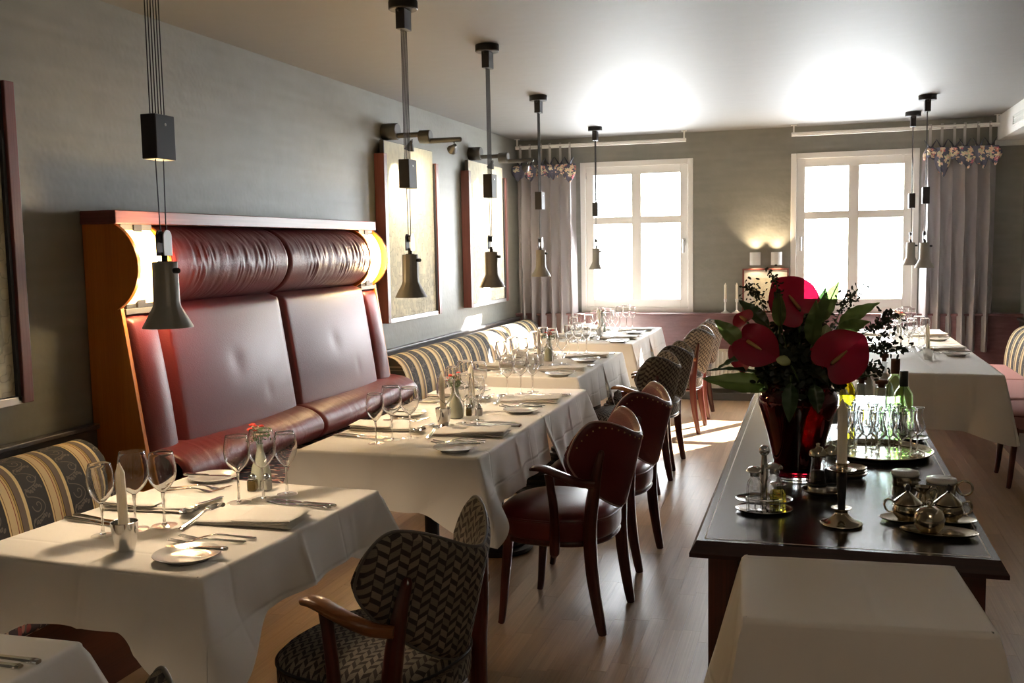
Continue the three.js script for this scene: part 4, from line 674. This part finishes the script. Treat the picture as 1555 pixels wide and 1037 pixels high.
{ // cruet stand
  const t = thing('cruet_stand', 'steel cruet stand with two oval tiers and ball-topped handle, front left of the serving table', 'cruet stand', onS(-.122, -2.62), .15);
  const dish = (y) => lathe([[0, y], [.06, y], [.071, y + .004], [.0735, y + .007], [.0725, y + .008], [.062, y + .0035], [0, y + .0025]], 48).scale(1, 1, .8);
  mesh('tray', dish(0), M.steel, t); 
  mesh('rail', [tube(Array.from({ length: 40 }, (_, i) => { const a = i / 40 * Math.PI * 2; return [.045 * Math.cos(a), .034, .034 * Math.sin(a)]; }), .0022, 80, 6, true), ...[0, 1, 2, 3].map((k) => { const a = k * 1.57 + .6; return rod([.045 * Math.cos(a), .003, .034 * Math.sin(a)], [.045 * Math.cos(a), .034, .034 * Math.sin(a)], .002); })], M.steel, t);
  mesh('upper_tray', lathe([[.05, .026], [.068, .028], [.0735, .033], [.0725, .034], [.067, .0295], [.05, .0275], [.05, .026]], 48).scale(1, 1, .8), M.steel, t);
  mesh('handle', [lathec([[0, .004], [.006, .004], [.0105, .1], [.006, .15], [0, .15]], 20), new THREE.SphereGeometry(.0145, 20, 14).translate(0, .16, 0)], M.steel, t);
}
for (const [x, z, s, oil, lab] of [[-.145, -2.602, 1, 0, 'faceted glass cruet with domed steel cap, left in the cruet stand'], [-.096, -2.612, 1.08, 0, 'faceted glass cruet with domed steel cap, right in the cruet stand'], [-.088, -2.637, .62, 1, 'small squat glass jar of yellow oil in front of the cruet stand handle']]) {
  const t = thing('cruet_bottle', lab, 'cruet', onS(x, z, .0042), .3);
  mesh('glass_body', (oil ? lathec([[0, 0], [.02, 0], [.022, .002], [.022, .07 * s], [.018, .078 * s], [.012, .086 * s], [.0115, .094 * s], [0, .094 * s]], 12, .3) : shell([[0, 0], [.02, 0], [.022, .002], [.022, .07 * s], [.018, .078 * s], [.012, .086 * s], [.0115, .094 * s]], .0016, 12, .3)), oil ? M.oliveOil : M.glass, t);
  mesh('cap', lathe([[0, .092 * s], [.0125, .092 * s], [.013, .1 * s], [.0215, .104 * s], [.022, .107 * s], [.016, .114 * s], [.006, .118 * s], [0, .1185 * s]], 24), M.steel, t);
}
{ // mills on a small tray
  const t = thing('mill_tray', 'small round metal tray carrying two spice mills beside the red vase', 'tray', onS(.03, -2.85)); mesh('dish', lathe([[0, .001], [.05, .001], [.058, .006], [.0605, .011], [.0595, .012], [.05, .004], [0, .003]], 40), M.silver, t);
  for (const [x, z, lab] of [[.012, -2.838, 'glass spice mill with domed metal cap, front one of the pair'], [.047, -2.866, 'glass spice mill with domed metal cap, rear one of the pair']]) {
    const m = thing('spice_mill', lab, 'spice mill', onS(x, z, .0045));
    mesh('foot', lathe([[0, 0], [.026, 0], [.027, .006], [.0255, .012], [.0255, .02], [0, .02]], 28), M.satin, m); mesh('dark_band', lathe([[.0, .02], [.0262, .02], [.0262, .027], [0, .027]], 28), M.black, m);
    mesh('glass_body', shell([[0, .027], [.024, .027], [.0225, .05], [.018, .085], [.017, .102]], .0014, 14, .3), M.glass, m); mesh('spice', lathe([[0, .029], [.0185, .029], [.017, .06], [0, .062]], 16), M.black, m);
    mesh('cap', lathe([[0, .101], [.0235, .101], [.0245, .106], [.022, .118], [.013, .127], [.004, .13], [.006, .137], [0, .14]], 28), M.silver, m);
  }
}
{ // dark candlestick with candle in front
  const t = thing('serving_candlestick', 'dark-stemmed candlestick with silver foot and tall white candle on the serving table', 'candlestick', onS(.068, -2.53));
  mesh('foot', lathe([[0, 0], [.049, 0], [.051, .003], [.05, .006], [.044, .008], [.03, .014], [.016, .028], [.0135, .036], [.024, .041], [.0245, .043], [.012, .041], [0, .041]], 36), M.silver, t);
  mesh('stem', lathe([[0, .04], [.0095, .04], [.009, .06], [.0115, .09], [.0125, .12], [.0115, .132], [0, .132]], 20), M.black, t);
  mesh('drip_pan', lathe([[0, .131], [.012, .131], [.033, .137], [.035, .14], [.0345, .141], [.0135, .135], [.0135, .152], [.0175, .155], [.0175, .157], [.012, .157], [0, .15]], 32), M.silver, t);
  mesh('candle', taperCandle(.0125, .165, 10).translate(0, .15, 0), M.wax, t); mesh('wick', rod([0, .314, 0], [0, .322, 0], .0012, 6), M.black, t);
}
for (let i = 0; i < 3; i++) { const t = thing('metal_coaster', ['bottom', 'middle', 'top'][i] + ' metal dish of the small stack behind the dark candlestick', 'dish', onS(.105, -3.06, .0012 + i * .0085)); mesh('dish', lathe([[0, 0], [.036, 0], [.046, .008], [.048, .014], [.047, .0145], [.036, .004], [0, .0025]], 36), M.silver, t); }
// glass tray with tulip glasses
{
  const C = [.2, -3.42], t = thing('round_tray', 'round silver tray full of small tulip glasses behind the metal boxes', 'tray', onS(...C)); mesh('dish', lathe([[0, .001], [.15, .001], [.165, .006], [.172, .014], [.174, .016], [.171, .0165], [.162, .009], [.148, .004], [0, .0035]], 64), M.silver, t); mesh('rim_bead', new THREE.TorusGeometry(.1725, .0025, 8, 72).rotateX(Math.PI / 2).translate(0, .0155, 0), M.silver, t);
  const tulip = (h, r) => (q) => {
    const st = .06, w = .0017, out = new THREE.SplineCurve([[0, st], [.006, st + .002], [r * .9, st + .018], [r, st + .032], [r * .62, st + .06], [r * .66, st + .08], [r * .86, h]].map(([a, b]) => new THREE.Vector2(a, b))).getPoints(20).map((p) => [Math.max(0, p.x), p.y]);
    const inn = out.slice(3).map(([a, b]) => [Math.max(0, a - w), b + .0006]).reverse(); inn[0][1] = h;
    mesh('bowl', lathe([...out, ...inn, [0, inn.at(-1)[1]]], 20), M.glass, q); mesh('stem', lathe([[.0001, .003], [.007, .0032], [.0036, .012], [.0032, .045], [.0045, st - .0005], [.0001, st - .0005]], 10), M.glass, q); mesh('foot', lathe([[.0001, 0], [.027, 0], [.0272, .0009], [.01, .0024], [.0001, .0028]], 20), M.thinGlass, q);
  };
  const rows = [['front', -3.315, [.13, .2, .265]], ['second', -3.375, [.095, .165, .235, .3]], ['third', -3.435, [.13, .2, .27, .325]], ['rear', -3.5, [.12, .19, .26]]], word = ['first', 'second', 'third', 'fourth'];
  for (const [rw, z, xs] of rows) xs.forEach((x, i) => put('tulip', tulip(.152, .024), 'tulip_glass', 'glass', `small tulip glass on the round silver tray, ${rw} row, ${word[i]} from left`, onS(x, z, .0048), 0));
  const a = thing('napkin_ring', 'low round metal ring dish lying at the right end of the round tray', 'dish', onS(.318, -3.365, .0048)); mesh('ring', lathe([[.014, 0], [.022, 0], [.023, .006], [.02, .008], [.014, .006], [.014, 0]], 28), M.silver, a);
}
// bottles behind the tray
const bottleParts = (t, mat, r, h, neck, cap, lab) => {
  mesh('glass_body', shell([[0, 0], [r * .93, 0], [r, .006], [r, h * .58], [r * .93, h * .65], [r * .5, h * .76], [neck, h * .82], [neck * .95, h * .97], [neck * 1.15, h * .975], [neck * 1.15, h]], .0028, 28), mat, t);
  if (lab) mesh('paper_label', new THREE.CylinderGeometry(r + .0008, r + .0008, h * .3, 28, 1, true, -1.2, 2.4).translate(0, h * .3, 0), M.label, t);
  if (cap === 'cork') { mesh('cork', lathe([[0, h], [neck * .8, h], [neck * .85, h + .012], [neck * 1.5, h + .013], [neck * 1.55, h + .024], [neck * 1.2, h + .028], [0, h + .028]], 20), M.cork, t); }
  else mesh('capsule', lathe([[0, h - .05], [neck * 1.22, h - .05], [neck * 1.22, h + .006], [0, h + .007]], 20), cap === 'red' ? M.cork : M.foil, t);
};
for (const [x, z, mat, r, h, nk, cap, lab, label] of [
  [.16, -3.66, M.clearBottle, .036, .2, .0125, 'cork', 0, 'clear stoppered bottle with dark cork directly behind the glass tray centre'],
  [.09, -3.72, M.clearBottle, .038, .225, .012, 'cork', 1, 'clear bottle with a pale label nearest the red vase'],
  [.225, -3.64, M.clearBottle, .034, .19, .014, 'cork', 0, 'short clear bottle with broad brown stopper behind the glass tray'],
  [.315, -3.86, M.bottleGreen, .034, .215, .0125, 'black', 0, 'green bottle with black neck capsule at the right end of the bottles'],
  [.295, -3.99, M.bottleGreen, .035, .245, .0135, 'red', 0, 'taller green bottle with dark red capsule behind the others'],
  [.12, -3.88, M.oliveOil, .03, .23, .011, 'black', 0, 'slim bottle of yellow-green oil half hidden behind the bouquet'],
  [.18, -3.9, M.clearBottle, .034, .27, .011, 'cork', 0, 'tall clear long-necked bottle in the middle of the rear bottles'],
  [.245, -3.83, M.clearBottle, .033, .26, .01, 'cork', 0, 'tall thin-necked clear bottle with red-brown stopper beside the green ones'],
  [.03, -3.86, M.clearBottle, .036, .24, .012, 'black', 1, 'clear bottle behind the red vase, mostly hidden by it']]) bottleParts(thing('bottle', label, 'bottle', onS(x, z), rr(0, 6)), mat, r, h, nk, cap, lab);
{
  const t = thing('metal_saucer', 'shallow metal dish at the right edge behind the round tray', 'dish', onS(.33, -3.68)); mesh('dish', lathe([[0, 0], [.034, 0], [.05, .008], [.052, .012], [.051, .0125], [.036, .004], [0, .003]], 36), M.steel, t);
}
// round boxes with white tops
for (const [x, z, r, h, lab, handle] of [[.253, -2.99, .0365, .028, 'low round metal box with white domed top, alone before the glass tray', 0], [.332, -2.85, .0375, .044, 'round metal pot with white top and ring handle at the right', 1]]) {
  const t = thing('metal_box', lab, 'box', onS(x, z));
  mesh('box_body', lathec([[0, 0], [r * .95, 0], [r, .004], [r * .97, h * .5], [r * 1.02, h], [0, h]], 32), M.silver, t);
  mesh('white_top', lathe([[0, h], [r * 1.03, h], [r * 1.06, h + .006], [r * 1.0, h + .0135], [r * .6, h + .016], [0, h + .0165]], 32), M.plate, t);
  if (handle) mesh('ring_handle', new THREE.TorusGeometry(.0195, .0032, 8, 32).translate(r + .021, h * .72, 0), M.silver, t);
  else mesh('hinge', [rod([r + .001, h * .6, -.006], [r + .001, h * .6, .006], .004)], M.silver, t);
}
// sugar pots, ball pot, milk jug and their trays
const potHandle = (s, r) => tube([[s * r * .9, .045, 0], [s * (r + .014), .05, 0], [s * (r + .02), .036, 0], [s * (r + .012), .02, 0], [s * r * .92, .018, 0]], .0026, 24, 8);
for (const [x, z, sides, lab] of [[.226, -2.6, [-1], 'silver sugar pot with pointed lid and looped handle, left one'], [.322, -2.615, [1], 'silver sugar pot with pointed lid and looped handle, right one']]) {
  const s = thing('pot_saucer', 'small round saucer under the ' + (sides[0] < 0 ? 'left' : 'right') + ' silver sugar pot', 'saucer', onS(x + sides[0] * .012, z)); mesh('dish', lathe([[0, 0], [.035, 0], [.05, .004], [.054, .008], [.053, .009], [.036, .003], [0, .0025]], 36).scale(1, 1, .75), M.silver, s);
  const t = thing('sugar_pot', lab, 'sugar pot', onS(x, z, .0042), 0);
  mesh('pot_body', lathe([[0, 0], [.022, 0], [.024, .003], [.034, .016], [.036, .028], [.033, .038], [.0315, .042], [0, .042]], 36), M.silver, t);
  mesh('lid', lathe([[0, .042], [.034, .042], [.0345, .045], [.02, .058], [.006, .07], [.004, .073], [0, .073]], 36), M.silver, t);
  mesh('lid_knob', lathe([[0, .072], [.006, .075], [.0075, .081], [.005, .088], [0, .092]], 14), M.black, t);
  for (const q of sides) mesh('handle', potHandle(q, .034), M.silver, t);
}
{
  const s = thing('oval_tray', 'oval silver tray under the ball-shaped pot at the front edge', 'tray', onS(.288, -2.492), -.06); mesh('dish', lathe([[0, 0], [.062, 0], [.08, .005], [.0875, .01], [.0865, .011], [.062, .004], [0, .003]], 56).scale(1, 1, .52), M.silver, s);
  const t = thing('ball_pot', 'polished ball-shaped silver pot on the oval tray', 'pot', onS(.266, -2.494, .0045)); mesh('pot_body', lathe([[0, 0], [.016, 0], [.026, .006], [.034, .02], [.0355, .034], [.031, .049], [.022, .059], [0, .066]], 40), M.silver, t); mesh('lid_knob', [new THREE.SphereGeometry(.0055, 12, 10).translate(0, .07, 0), new THREE.TorusGeometry(.0075, .002, 8, 20).translate(0, .073, 0)], M.silver, t);
  const j = thing('milk_jug', 'little silver milk jug with curled handle behind the left sugar pot', 'jug', onS(.276, -2.735), .5); mesh('jug_body', lathe([[0, 0], [.016, 0], [.022, .01], [.023, .024], [.016, .04], [.017, .052], [.0205, .058], [.0195, .058], [.0155, .051], [0, .03]], 28), M.silver, j); mesh('handle', potHandle(1, .02), M.silver, j); mesh('spout', new THREE.ConeGeometry(.008, .02, 12, 1).rotateZ(1.2).translate(-.022, .053, 0), M.silver, j);
}

// ---------- red vase and bouquet ----------
{
  const VX = -.045, VZ = -3.0, t = thing('red_vase', 'large dark red glass vase on the serving table holding the bouquet', 'vase', onS(VX, VZ));
  mesh('vase_body', lathe([[0, .016], [.058, .016], [.064, .022], [.07, .06], [.085, .13], [.102, .19], [.112, .225], [.1135, .245], [.107, .266], [.094, .276], [.092, .283], [.098, .29], [.095, .291], [.088, .283], [.09, .274], [.103, .262], [.1085, .244], [.106, .222], [.094, .185], [.077, .125], [.062, .06], [.055, .03], [0, .027]], 56), M.redGlass, t);
  mesh('clear_foot', lathe([[0, 0], [.058, 0], [.062, .004], [.06, .015], [0, .0155]], 48), M.glass, t);
  mesh('stem_bundle', Array.from({ length: 26 }, (_, i) => { const a = i * 2.4; return rod([(.02 + .0008 * i) * Math.cos(a), .035, .03 * Math.sin(a)], [-.045 * Math.cos(a + .3), .26, -.04 * Math.sin(a + .3)], .0045, 7); }), M.stem, t);
  const B = V(VX, SY + .27, VZ);
  seed = 4242;
  // leaf blade from a to b: width w, droop, facing n
  const blade = (a, b, w, arch, n, mat = 0) => { const A = V(...a), D = V(...b).sub(A), L = D.length(), T = D.clone().normalize(), N = V(...n).addScaledVector(T, -V(...n).dot(T)).normalize(), S = V().crossVectors(T, N); return grid(10, 26, (u, v) => { const wd = w / 2 * Math.pow(Math.sin(Math.PI * Math.pow(v, .8)), .85) * (1 - .25 * v), s = (u - .5) * 2, p = A.clone().addScaledVector(D, v).addScaledVector(N, arch * L * 4 * v * (1 - v) * .5 + Math.abs(s) * wd * .28 + .002 * Math.sin(v * 30) * s).addScaledVector(S, s * wd); return [p.x, p.y, p.z]; }); };
  const vein = (a, b, arch, n) => { const A = V(...a), D = V(...b).sub(A), L = D.length(), T = D.clone().normalize(), N = V(...n).addScaledVector(T, -V(...n).dot(T)).normalize(); return tube([0, .33, .66, .97].map((v) => { const p = A.clone().addScaledVector(D, v).addScaledVector(N, arch * L * 2 * v * (1 - v) - .001); return [p.x, p.y, p.z]; }), .0016, 14, 5); };
  const foliage = (name, label, cat, list, stemPts, mat, group) => { const f = thing(name, label, cat, [0, 0, 0]); if (group) f.userData.group = group; if (stemPts) mesh('stem', tube(stemPts, .0032, 18, 7), M.stem, f); for (const [a, b, w, ar, n] of list) { const l = mesh('leaf', blade(a, b, w, ar, n), mat, f); mesh('midrib', vein(a, b, ar, n), mat, l); } return f; };
  const P = (x, y, z) => [x, y, z];
  const Z = VZ;
  foliage('large_leaf', 'large glossy green leaf reaching far left over the table', 'leaf', [[P(-.1, 1.085, Z + .03), P(-.318, 1.105, Z + .07), .075, -.1, [.1, .6, .8]]], [[B.x, B.y - .04, B.z], [-.09, 1.08, Z + .02], [-.1, 1.085, Z + .03]], M.leafLight);
  foliage('arching_leaf', 'narrow dark leaf arching left above the large green leaf', 'leaf', [[P(-.11, 1.1, Z + .02), P(-.305, 1.125, Z + .04), .03, .16, [0, 1, .35]]], [[B.x, B.y - .03, B.z], [-.11, 1.1, Z + .02]], M.leaf);
  foliage('arching_leaf', 'shorter dark leaf bowing left just under the left red flower', 'leaf', [[P(-.16, 1.175, Z + .05), P(-.277, 1.13, Z + .06), .034, .15, [0, 1, .5]]], [[B.x, B.y - .03, B.z], [-.12, 1.14, Z + .03], [-.16, 1.175, Z + .05]], M.leaf);
  foliage('lily_leaf', 'pale green pointed leaf at the upper left of the bouquet', 'leaf', [[P(-.195, 1.195, Z + .06), P(-.284, 1.277, Z + .03), .062, .06, [.3, .35, .9]]], [[B.x, B.y, B.z], [-.14, 1.16, Z + .05], [-.195, 1.195, Z + .06]], M.leafLight);
  foliage('lily_leaf', 'olive pointed leaf behind the left red flower, pointing up left', 'leaf', [[P(-.13, 1.25, Z - .03), P(-.222, 1.33, Z - .06), .05, .06, [.4, .3, .9]]], [[B.x, B.y, B.z], [-.1, 1.2, Z - .02], [-.13, 1.25, Z - .03]], M.leaf);
  foliage('lily_leaf', 'upright olive leaf in front of the top red flower', 'leaf', [[P(-.098, 1.255, Z + .02), P(-.103, 1.372, Z + .05), .045, .05, [.1, 0, 1]]], [[B.x, B.y, B.z], [-.095, 1.2, Z], [-.098, 1.255, Z + .02]], M.leafLight);
  foliage('lily_leaf', 'broad upright light leaf right of the top red flower', 'leaf', [[P(-.006, 1.205, Z + .06), P(.004, 1.338, Z + .085), .055, .04, [-.2, .05, 1]]], [[B.x, B.y, B.z], [-.02, 1.15, Z + .04], [-.006, 1.205, Z + .06]], M.leafLight);
  foliage('lily_leaf', 'tall pointed leaf at the top right, standing against the window', 'leaf', [[P(.018, 1.265, Z), P(.067, 1.385, Z - .02), .06, .06, [-.5, .1, .85]]], [[B.x, B.y, B.z], [0, 1.18, Z], [.018, 1.265, Z]], M.leafLight);
  foliage('lily_leaf', 'long pale leaf spreading right, upper of two', 'leaf', [[P(.065, 1.255, Z - .01), P(.176, 1.325, Z + .02), .055, .07, [-.3, .5, .8]]], [[B.x, B.y, B.z], [.02, 1.18, Z], [.065, 1.255, Z - .01]], M.leafLight);
  foliage('lily_leaf', 'shorter pale leaf spreading right, lower of two', 'leaf', [[P(.06, 1.235, Z + .02), P(.15, 1.275, Z + .06), .055, .08, [-.3, .4, .9]]], [[B.x, B.y, B.z], [.03, 1.16, Z], [.06, 1.235, Z + .02]], M.leafLight);
  foliage('lily_leaf', 'short dark leaf pointing up behind the right lily leaves', 'leaf', [[P(.01, 1.25, Z - .04), P(.03, 1.365, Z - .06), .05, .05, [-.1, 0, 1]]], [[B.x, B.y, B.z], [0, 1.18, Z - .03], [.01, 1.25, Z - .04]], M.leaf);
  foliage('hanging_leaf', 'olive leaf hanging down over the front of the red vase', 'leaf', [[P(-.062, 1.105, Z + .13), P(-.066, .995, Z + .15), .05, .06, [0, .1, 1]]], [[B.x, B.y, B.z + .05], [-.06, 1.12, Z + .09], [-.062, 1.105, Z + .13]], M.leaf);
  foliage('hanging_leaf', 'darker leaf hanging at the right shoulder of the red vase', 'leaf', [[P(.0, 1.1, Z + .11), P(.012, 1.02, Z + .13), .05, .05, [.2, .1, 1]]], [[B.x, B.y, B.z + .04], [0, 1.11, Z + .08], [0, 1.1, Z + .11]], M.leaf);
  foliage('arching_leaf', 'long dark leaf sweeping right under the large right flower', 'leaf', [[P(.0, 1.085, Z + .05), P(.165, 1.125, Z + .06), .034, .03, [0, 1, .4]]], [[B.x, B.y - .02, B.z], [0, 1.085, Z + .05]], M.leaf);
  foliage('curled_leaf', 'dark leaf curling over in the middle, left of the large right flower', 'leaf', [[P(-.03, 1.145, Z + .09), P(.04, 1.1, Z + .13), .06, .22, [.1, .9, .5]]], [[B.x, B.y, B.z], [-.04, 1.12, Z + .06], [-.03, 1.145, Z + .09]], M.leafDark);
  foliage('curled_leaf', 'broad dark leaf in the centre of the bouquet', 'leaf', [[P(-.06, 1.13, Z + .07), P(-.1, 1.21, Z + .09), .06, .1, [.2, .2, 1]]], [[B.x, B.y, B.z], [-.06, 1.13, Z + .07]], M.leafDark);
  // anthuriums: heart shaped, waxy, with a spadix
  const anth = (label, c, n, up, size, asp = 1.15) => {
    const t2 = thing('anthurium', label, 'flower', [0, 0, 0]), N = V(...n).normalize(), U = V(...up).addScaledVector(N, -V(...up).dot(N)).normalize(), S = V().crossVectors(U, N), C = V(...c);
    const g = grid(48, 12, (u, v) => { const a = u * Math.PI * 2, h = 1 - .42 * Math.exp(-(((a - Math.PI) / .42) ** 2)) - .12 * Math.cos(a) * 0 + .12 * Math.exp(-((Math.min(a, Math.PI * 2 - a) / .3) ** 2)), r = v * h, x = Math.sin(a) * r * size, y = Math.cos(a) * r * size * asp, z = .16 * size * r * r - .05 * size * Math.sin(a * 3) * v * v - .3 * size * Math.exp(-(x * x) / (size * size * .03)) * .12; const p = C.clone().addScaledVector(S, x).addScaledVector(U, y).addScaledVector(N, z); return [p.x, p.y, p.z]; });
    mesh('spathe', g, M.anthurium, t2);
    const q = (u, w) => { const p = C.clone().addScaledVector(U, u * size).addScaledVector(N, w * size); return [p.x, p.y, p.z, .012, .012]; };
    mesh('spadix', sweep([[...q(-.38, .02).slice(0, 3), .006, .006], [...q(-.34, .05).slice(0, 3), .0115, .0115], [...q(.1, .22).slice(0, 3), .010, .010], [...q(.36, .3).slice(0, 3), .004, .004]], V(S.x, S.y, S.z), 10, 5, 1), M.spadix, t2);
    const b = q(-.4, -.02); mesh('stem', tube([[B.x, B.y - .02, B.z], [(B.x * .4 + b[0] * .6), (B.y + b[1]) / 2, (B.z + b[2]) / 2 - .015], b.slice(0, 3)], .0035, 18, 7), M.stem, t2);
  };
  anth('red anthurium flower at the top of the bouquet', [-.06, 1.325, Z - .01], [.25, .1, 1], [-.55, .6, 0], .072, 1.1);
  anth('red anthurium flower at the left of the bouquet, facing down right', [-.165, 1.21, Z + .1], [.1, -.1, 1], [.75, -.45, .0], .062, 1.12);
  anth('largest red anthurium flower at the right of the bouquet', [.068, 1.178, Z + .1], [-.05, .05, 1], [.75, .7, .1], .076, 1.05);
  anth('small red anthurium flower behind the left one, higher', [-.2, 1.275, Z + .01], [-.4, .6, .5], [-.5, .6, .3], .034, 1);
  anth('small red anthurium flower hanging below the left one', [-.208, 1.17, Z + .02], [-.5, -.1, .8], [.2, -.9, 0], .04, 1.2);
  anth('half-hidden dark red anthurium deep in the bouquet centre right', [.005, 1.15, Z + .07], [-.7, 0, .6], [0, 1, 0], .04, 1.2);
  // buds
  for (const [x, y, z, rx, rz, lab] of [[-.082, 1.168, Z + .14, .4, 1.25, 'pale green lily bud in the middle of the bouquet'], [.03, 1.238, Z - .01, .2, -.2, 'pinkish green bud behind the large right anthurium']]) {
    const t3 = thing('lily_bud', lab, 'bud', [0, 0, 0]); const g = lathe([[0, -.02], [.007, -.018], [.0135, -.006], [.0145, .004], [.011, .014], [.004, .021], [0, .022]], 12); const p = g.attributes.position; for (let i = 0; i < p.count; i++) { const a = Math.atan2(p.getZ(i), p.getX(i)), k = 1 + .14 * Math.cos(3 * a); p.setX(i, p.getX(i) * k); p.setZ(i, p.getZ(i) * k); } g.computeVertexNormals();
    mesh('bud', g.rotateX(rx).rotateZ(rz).translate(x, y, z), M.bud, t3); mesh('stem', tube([[B.x, B.y, B.z + .03], [x * .5 + B.x * .5 + .02, y - .05, z - .01], [x + .02, y - .012, z - .004]], .0028, 14, 7), M.stem, t3);
  }
  // sprigs with many little leaves
  const sprig = (label, pts, n, size, mat, spread, from = .3) => {
    const f = thing('eucalyptus_sprig', label, 'sprig'), c = new THREE.CatmullRomCurve3(pts.map((p) => V(...p))); mesh('stem', tube(pts, .0016, 24, 6), M.stem, f);
    const L = []; for (let i = 0; i < n; i++) { const t0 = from + (1 - from) * rnd(), p = c.getPoint(t0), a = rr(0, 6.3), e = rr(-1, 1), r = spread * rnd() * (1.1 - .5 * t0), q = [p.x + r * Math.cos(a), p.y + r * e * .9, p.z + r * Math.sin(a)], s = size * rr(.6, 1.2); L.push(new THREE.CircleGeometry(s, 7).scale(1, .55, 1).rotateY(rr(-.9, .9)).rotateX(rr(-.9, .9)).rotateZ(rr(0, 6.3)).translate(...q)); if (i % 4 === 0) L.push(rod([p.x, p.y, p.z], q, .0007, 4)); }
    const m = mesh('leaves', L, mat, f); m.userData.kind = 'stuff';
  };
  const b0 = [B.x, B.y, B.z];
  sprig('airy dark sprig with tiny leaves at the upper left of the bouquet', [b0, [-.12, 1.22, Z - .05], [-.16, 1.33, Z - .08], [-.2, 1.375, Z - .09]], 120, .006, M.leafDark, .055, .55);
  sprig('dark sprig poking above the top anthurium', [b0, [-.09, 1.25, Z + .03], [-.1, 1.36, Z + .05], [-.125, 1.42, Z + .05]], 46, .0062, M.leafDark, .03, .6);
  sprig('reddish dark sprig at the upper right of the bouquet', [b0, [.04, 1.22, Z - .05], [.08, 1.31, Z - .06], [.12, 1.36, Z - .07]], 100, .0062, M.leafDark, .05, .5);
  sprig('loose dark sprig trailing far to the right over the bottles', [b0, [.09, 1.2, Z - .06], [.17, 1.25, Z - .05], [.225, 1.29, Z - .04]], 110, .0078, M.leafDark, .06, .55);
  sprig('loose dark sprig drooping right of the large anthurium', [b0, [.09, 1.17, Z - .05], [.18, 1.195, Z - .03], [.245, 1.195, Z]], 100, .008, M.leafDark, .05, .5);
  sprig('dark sprig between the large anthurium and the bottles', [b0, [.08, 1.13, Z - .04], [.14, 1.14, Z - .03], [.185, 1.115, Z - .02]], 90, .008, M.leafDark, .05, .5);
  for (const [i, x, y, z, w] of [[0, -.12, 1.24, -.05, 'behind the left anthurium'], [1, -.04, 1.27, -.06, 'behind the top anthurium'], [2, .03, 1.23, -.06, 'behind the large right anthurium'], [3, -.08, 1.16, .05, 'in the centre below the lily bud'], [4, .0, 1.17, .04, 'in the centre under the light leaf'], [5, -.14, 1.13, .03, 'at the lower left over the vase'], [6, .06, 1.12, 0, 'at the lower right over the vase'], [7, -.04, 1.11, .09, 'at the vase mouth']]) sprig('dense dark filler greenery ' + w, [b0, [(x + B.x) / 2, (y + B.y) / 2 + .02, Z + z * .7], [x, y, Z + z]], 240, .013, M.leafDark, .075, .35);
}

renderer.render(scene, camera);
